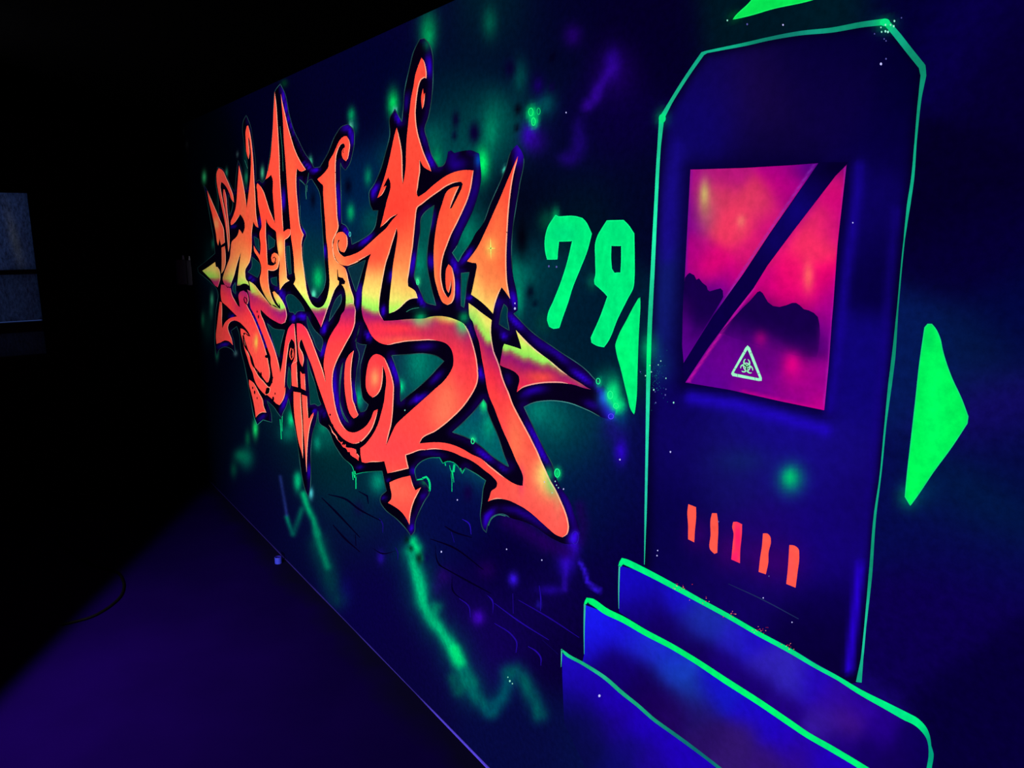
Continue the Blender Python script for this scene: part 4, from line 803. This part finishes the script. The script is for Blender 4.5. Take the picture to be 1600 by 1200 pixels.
patch('diagonal_bar', [T('h 1200 66 1425 66 1412 92 1330 174 1198 346 998 606 798 874 i 686 104 536 294 326 576 152 842 134 760 140 690 372 324 602 4 h 824 619')], .0016, bar_color, wnd, grid=8, sm=False)['label'] = 'dark blue diagonal bar'

BARS = ['238 185 318 215 320 300 305 480 300 582 235 550 235 400 228 260', '485 278 535 280 543 330 540 690 510 702 470 665 470 500 472 330', '705 370 740 368 798 395 795 500 780 650 775 800 685 760 700 600 708 480 695 420',
        '1015 490 1060 490 1090 520 1098 580 1075 680 1070 800 1045 915 970 890 985 750 1005 620', '1290 610 1340 615 1385 650 1393 720 1375 900 1355 1055 1258 1015 1275 850 1285 700']
def bar_paint(x, y): return blobs(np.tile(np.array([255.0, 90.0, 74.0]), (len(x), 1)), x, y, '1153 840 5 24 255 20 106 .95, 1147 872 6 8 255 10 120 .7, 1233 885 8 20 255 80 84 .6')
for s in BARS: patch('light_bar', [T('j ' + s)], .0010, bar_paint, door, grid=5)['label'] = 'short orange red upright bar'

sign = empty('hazard_sign', 1167, 594, 'small pale green triangular biohazard warning sign on the pink painted window', 'sign')
o = patch('sign_border', [T('g 520 185 548 155 578 185 727 565 725 600 690 603 360 540 342 515 350 490')], .0020, flat(160, 244, 200), sign, [T('g 547 208 376 497 392 508 684 567 692 560')], grid=6, sm=False)
S = Strips()
for s in ['g 575 255 612 245', 'g 375 438 405 450', 'g 424 510 420 548', 'g 640 558 645 600', 'g 672 512 712 500', 'g 488 232 520 248']:
    Strips().add(T(s), .5, (90, 40, 110), sm=False).build('border_joint', .0023, sign)
cx, cy, ux, uy = 1100 + 537 / 8, 520 + 425 / 8, np.array([11.2, 2.0]), np.array([0.1, -13.2])
def loc(P): P = np.asarray(P, float); return np.array([cx, cy]) + P[:, :1] * ux + P[:, 1:] * uy
S = Strips()
for k in range(3):
    a0 = math.radians(90 + 120 * k)
    c0 = np.array([math.cos(a0), math.sin(a0)]) * .52
    tt = np.linspace(a0 + math.radians(22), a0 + math.radians(338), 26)
    P = c0 + .40 * np.stack([np.cos(tt), np.sin(tt)], 1)
    f = np.abs(np.linspace(-1, 1, 26)); W = 3.6 - 2.4 * f
    S.add(loc(P), W, (150, 246, 186), sm=False)
    tt = np.linspace(a0 - .62, a0 + .62, 8)
    S.add(loc(np.stack([np.cos(tt), np.sin(tt)], 1) * .44), 1.5, (190, 255, 215), sm=False)
S.build('biohazard_symbol', .0023, sign)['label'] = 'three lobed biohazard symbol'

# ================================================================== painted steps in front of the door
def step(label, face, fcol, edge, ecol, side, scol, spread=17):
    pxy = face[:, 0].min() + 30, face[:, 1].max()
    st = empty('painted_step', face[:, 0].mean(), face[:, 1].max(), label, 'painted step', 'painted steps below the door')
    f = field(fcol, spread)
    patch('step_face', [face], .0008 if 'top' in label else (.0014 if 'middle' in label else .0020), f, st, grid=7, sm=False)
    S = Strips(); E_ = np.array(edge, float)
    S.add(E_[:, :2], E_[:, 2], ecol)
    D_ = np.array(side, float); S.add(D_[:, :2], D_[:, 2], scol)
    S.build('step_edge', .0011 if 'top' in label else (.0017 if 'middle' in label else .0023), st)['label'] = 'green painted edge'
E1 = [(968, 885, 4), (973, 876, 9), (980, 879, 10), (1005, 891, 9.5), (1060, 920, 8.5), (1100, 942, 7.5), (1135, 961, 7.5), (1185, 990, 7.5), (1235, 1017, 7.5), (1275, 1041, 6.5), (1310, 1060, 6.5), (1342, 1080, 8), (1387, 1104, 11), (1415, 1119, 13), (1432, 1128, 12), (1444, 1140, 10), (1451, 1154, 6), (1453, 1165, 4.5), (1455, 1178, 8), (1452, 1200, 8), (1448, 1236, 7)]
step('top one of the three painted blue steps, green edged, right below the painted door',
     T('_ 969 884 1005 893 1060 921 1135 963 1235 1020 1340 1080 1430 1129 1446 1142 1454 1165 1452 1260 1350 1199 1260 1147 1200 1103 1120 1052 1035 999 967 956'),
     '''985 900 20 6 190, 975 930 26 8 200, 1000 925 20 8 178, 1010 950 20 4 130, 985 950 16 0 100, 1060 940 24 14 196, 1085 965 26 44 165, 1110 975 26 40 168, 1060 988 18 0 92, 1030 970 18 0 90, 1150 1000 34 30 188, 1130 1038 24 0 110, 1090 1020 18 0 86, 1200 1035 46 32 178, 1240 1065 48 36 180, 1225 1105 30 0 120, 1180 1075 24 0 108, 1180 995 30 10 192,
 1270 1065 34 4 180, 1300 1090 44 8 156, 1320 1125 62 18 128, 1290 1130 50 20 150, 1380 1140 34 0 132, 1340 1100 40 2 150, 1425 1155 14 0 84, 1360 1180 20 0 96, 1430 1200 12 0 78, 1310 1160 28 0 120, 1400 1190 18 0 86''',
     E1, lambda x, y: blobs(np.tile(np.array([0.0, 240.0, 128.0]), (len(x), 1)), x, y, '1270 1038 60 30 10 210 140 .8, 1120 950 50 25 10 222 130 .6, 1452 1175 8 30 0 150 120 1, 1400 1112 30 14 0 226 140 .7'),
     [(967, 951, .6), (967, 920, 1.8), (968, 884, 2.4)], (60, 200, 170))
E2 = [(914, 944, 3), (918, 937, 7), (925, 940, 10), (947, 955, 10), (972, 967, 9.5), (1010, 989, 9), (1050, 1010, 8.5), (1085, 1031, 8.5), (1135, 1064, 9.5), (1185, 1096, 9.5), (1235, 1130, 9.5), (1260, 1147, 9), (1300, 1170, 9.5), (1350, 1200, 9.5), (1420, 1246, 9)]
step('middle one of the three painted blue steps, with the thickest bright green edge',
     T('_ 914 945 947 957 1010 991 1085 1033 1185 1098 1260 1149 1350 1202 1420 1248 1300 1262 1150 1222 1120 1196 1072 1161 1047 1143 1022 1126 997 1103 972 1083 947 1061 910 1036 913 1022'),
     '''925 955 26 26 240, 920 990 26 22 232, 930 1010 24 10 190, 970 985 26 16 214, 990 1000 26 30 210, 1015 1010 28 46 204, 1050 1022 24 34 205, 950 1035 18 0 100, 980 1040 20 0 110, 1010 1060 18 0 84, 1060 1050 22 64 188, 1085 1080 20 52 152, 1050 1040 22 60 190, 1030 1085 24 0 84, 1130 1085 20 24 196, 1115 1068 22 10 200, 1095 1110 30 18 104, 1060 1110 30 4 90,
 1200 1135 30 4 192, 1170 1110 26 8 196, 1160 1150 48 20 108, 1110 1150 38 14 96, 1140 1180 48 20 108, 1250 1185 46 10 124, 1270 1178 32 0 182, 1230 1160 34 2 180, 1300 1200 32 0 180, 1200 1190 48 16 112, 935 975 24 24 236''',
     E2, lambda x, y: blobs(np.tile(np.array([0.0, 246.0, 116.0]), (len(x), 1)), x, y, '1060 1015 40 30 0 232 110 .6, 1300 1172 40 30 0 226 128 .6'),
     [(913, 1022, .6), (913, 980, 2), (914, 944, 3.2)], (50, 190, 160))
E3 = [(878, 1015, 2), (884, 1021, 5), (910, 1036, 5), (947, 1060, 6), (972, 1082, 6), (997, 1102, 5.5), (1022, 1124, 5.5), (1047, 1142, 5.5), (1072, 1160, 5.5), (1100, 1181, 5), (1140, 1212, 5)]
step('lowest of the three painted blue steps, fading out to the left near the floor',
     T('_ 878 1020 910 1038 947 1062 997 1104 1047 1144 1100 1183 1140 1214 1150 1240 1000 1262 920 1210 882 1130 879 1060'),
     '''888 1040 28 8 195, 890 1070 24 6 160, 905 1060 28 4 180, 885 1095 12 8 105, 930 1080 26 2 165, 955 1092 30 0 182, 910 1105 16 6 110, 1000 1130 30 0 184, 960 1130 26 2 140, 1050 1170 30 0 182, 930 1140 12 10 88, 980 1170 18 8 118, 1020 1190 26 4 140, 900 1130 8 10 75, 920 1180 8 10 72, 1080 1200 30 0 180, 960 1200 12 10 100, 885 1140 6 10 65''',
     E3, lambda x, y: blobs(np.tile(np.array([22.0, 176.0, 124.0]), (len(x), 1)), x, y, '884 1022 12 10 20 220 140 .8, 1060 1150 40 30 14 120 112 .8, 940 1056 10 8 40 200 150 .7, 1100 1180 40 30 10 100 110 .9'),
     [(877, 1042, .5), (878, 1014, 2.2)], (60, 210, 165))

# ---- fine paint spatter
S = Strips()
for x, y, r, c in [(1016, 571, .8, 1), (1018, 581, .9, 1), (1029, 570, .8, 1), (1033, 564, .9, 1), (1041, 591, .9, 1), (1022, 609, 1.2, 1), (1024, 612, .8, 0), (1040, 617, 1.1, 0), (1041, 608, .9, 0), (1053, 629, 1.2, 1), (1025, 629, 1, 0), (1009, 587, 1, 1), (1001, 581, .8, 0),
                   (1384, 39, 1.4, 1), (1388, 50, 1.6, 1), (1384, 49, 1.6, 1), (1378, 50, 1.2, 1), (1392, 39, 1.3, 1), (1398, 33, 1.4, 1), (1397, 41, 1.5, 1), (1409, 28, 1, 0), (1377, 43, 1.1, 1), (1382, 61, 1, 0), (1385, 64, 1, 0), (1367, 53, .9, 0), (1377, 100, 1.8, 2), (1385, 92, 1.2, 0), (1137, 32, 1.2, 1), (1168, 38, 1.3, 0), (1224, 39, 1.2, 2),
                   (1048, 706, 1.2, 2), (1027, 868, 1, 2), (1028, 860, .9, 2), (969, 718, 1.2, 2), (937, 1087, 1.8, 2), (885, 176, 1, 2), (805, 474, 1, 2), (805, 482, 1.6, 2), (847, 875, 1, 2), (851, 753, .8, 2), (868, 752, .9, 1), (870, 758, .9, 1), (873, 762, .9, 1), (863, 770, .8, 1), (881, 764, 1, 2), (690, 862, 1.2, 2), (715, 781, 1, 2), (792, 858, 1, 2), (633, 641, .9, 1), (1333, 348, 1, 2), (1193, 934, .9, 2), (1238, 972, .9, 2), (858, 416, 1.4, 0), (870, 417, 1.4, 0), (797, 1064, 1.4, 1), (801, 1068, .9, 1), (794, 1058, .9, 1), (1123, 815, 1, 0), (1202, 900, .9, 0)]:
    S.dot(x, y, r, r * 1.25, [(90, 90, 170), (150, 235, 210), (200, 200, 255)][c], 8)
for _i in range(80):
    a, d = rng.uniform(0, 6.28), abs(rng.normal(0, 1))
    S.dot(1026 + math.cos(a) * d * 12, 588 + math.sin(a) * d * 28, .45, .5, (20, 110, 130), 6)
for x, y, n in [(1066, 920, 12), (1104, 942, 8), (1145, 962, 10), (1190, 986, 16), (1232, 1014, 10)]:
    for _i in range(n):
        S.dot(x + rng.normal(0, 8), y + rng.normal(0, 3) - 3, rng.uniform(.4, 1.1), rng.uniform(.4, .9), (190, 40, 60) if _i % 3 else (255, 140, 120), 7)
tag(S.build('paint_spatter', .0026), 'fine pale specks of paint spattered over the wall around the painted door', 'paint specks', kind='stuff')

# ================================================================== things in the room
# bottle cap on the floor beside the wall
cap_mat = plain('pale_blue_plastic', (0.035, 0.045, 0.56), rough=.4, spec=.3, noise=.08)
cap_in = plain('cap_inside', (0.02, 0.01, 0.30), rough=.5)
q = on_plane(435, 880, 2, 0.0)
cap = bpy.data.objects.new('bottle_cap', None); col.objects.link(cap); cap.location = (q[0], min(q[1], -0.03), 0)
tag(cap, 'pale blue plastic bottle cap lying on the floor against the foot of the wall', 'bottle cap')
def lathe(prof, n=28, ridge=0.0):
    V, Fc = [], []
    for r, z in prof:
        for k in range(n):
            rr = r * (1 + (ridge if k % 2 else 0))
            V.append((rr * math.cos(2 * math.pi * k / n), rr * math.sin(2 * math.pi * k / n), z))
    for s in range(len(prof) - 1):
        for k in range(n):
            Fc.append((s * n + k, s * n + (k + 1) % n, (s + 1) * n + (k + 1) % n, (s + 1) * n + k))
    return np.array(V), Fc
def put(name, V, Fc, mat, parent):
    return link_mesh(name, V + np.array(parent.location)[None], Fc, mat, parent, origin=tuple(parent.location))
V, Fc = lathe([(0.0005, 0), (.0155, 0), (.0172, .0015), (.0172, .033), (.0166, .0345), (.0150, .0345)], 40, -.03)
put('cap_shell', V, Fc, cap_mat, cap)
V, Fc = lathe([(.0150, .0345), (.0148, .029), (.0005, .0288)], 28)
put('cap_recess', V, Fc, cap_in, cap)['label'] = 'dark recessed top'

# cable lying in a loop out of the dark
cable_mat = plain('black_cable_rubber', (0.003, 0.003, 0.004), rough=.6, spec=.05)
pts = [on_plane(x, y, 2, 0.006) for x, y in [(88, 842), (120, 868), (150, 884), (172, 890), (184, 895), (192, 907), (193, 920), (188, 932), (176, 944), (160, 955), (142, 964), (122, 970), (96, 976)]]
cu = bpy.data.curves.new('cable', 'CURVE'); cu.dimensions = '3D'; cu.bevel_depth = .006; cu.bevel_resolution = 3; cu.resolution_u = 8
sp = cu.splines.new('BEZIER'); sp.bezier_points.add(len(pts) - 1)
for bp, p in zip(sp.bezier_points, pts):
    bp.co = Vector(p); bp.handle_left_type = bp.handle_right_type = 'AUTO'
tmp = bpy.data.objects.new('tmp', cu); col.objects.link(tmp)
dg = bpy.context.evaluated_depsgraph_get()
me = bpy.data.meshes.new_from_object(tmp.evaluated_get(dg)); me.name = 'cable'
bpy.data.objects.remove(tmp)
me.materials.clear(); me.materials.append(cable_mat)
cab = bpy.data.objects.new('cable', me); col.objects.link(cab)
tag(cab, 'black cable bending in a loop on the floor at the edge of the light', 'cable')

# two dark electrical boxes on the far wall right by the corner
box_mat = plain('dark_grey_plastic', (0.14, 0.13, 0.16), rough=.5, spec=.2)
gland_mat = plain('pale_cable_gland', (0.75, 0.75, 0.78), rough=.4)
def junction(px0, px1, py0, py1, gx, label):
    a = on_plane(px0, py1, 0, X_FAR); b = on_plane(px1, py0, 0, X_FAR)
    e = bpy.data.objects.new('electrical_box', None); col.objects.link(e)
    yc, w, h = (a[1] + b[1]) / 2, (b[1] - a[1]), b[2] - a[2]
    e.location = (X_FAR, yc, a[2]); tag(e, label, 'electrical box', 'electrical boxes on the far wall')
    bm = bmesh.new(); bmesh.ops.create_cube(bm, size=1)
    for v in bm.verts: v.co = Vector((v.co.x * .06 + .03, v.co.y * w, v.co.z * h + h / 2))
    bmesh.ops.bevel(bm, geom=bm.edges[:], offset=.006, segments=2, affect='EDGES')
    me = bpy.data.meshes.new('box_body'); bm.to_mesh(me); bm.free(); me.materials.append(box_mat)
    o = bpy.data.objects.new('box_body', me); col.objects.link(o); o.parent = e
    bm = bmesh.new(); bmesh.ops.create_cube(bm, size=1)
    for v in bm.verts: v.co = Vector((v.co.x * .006 + .0622, v.co.y * w * .62, v.co.z * h * .5 + h * .5))
    me = bpy.data.meshes.new('box_cover'); bm.to_mesh(me); bm.free(); me.materials.append(box_mat)
    o = bpy.data.objects.new('box_cover', me); col.objects.link(o); o.parent = e
    g = on_plane(gx, py0, 0, X_FAR)
    V, Fc = lathe([(.0005, -.004), (.008, -.004), (.008, .012), (.006, .014), (.006, .026), (.0005, .026)], 14)
    V = V + np.array([.045, g[1] - yc, h])[None]
    o = link_mesh('cable_gland', V + np.array(e.location)[None], Fc, gland_mat, e, origin=tuple(e.location)); o['label'] = 'pale cable gland'
junction(275, 288, 405, 444, 284, 'dark electrical box on the far wall, the left one of the pair in the corner')
junction(289.5, 301, 406, 445, 294, 'dark electrical box on the far wall, nearest the mural corner')
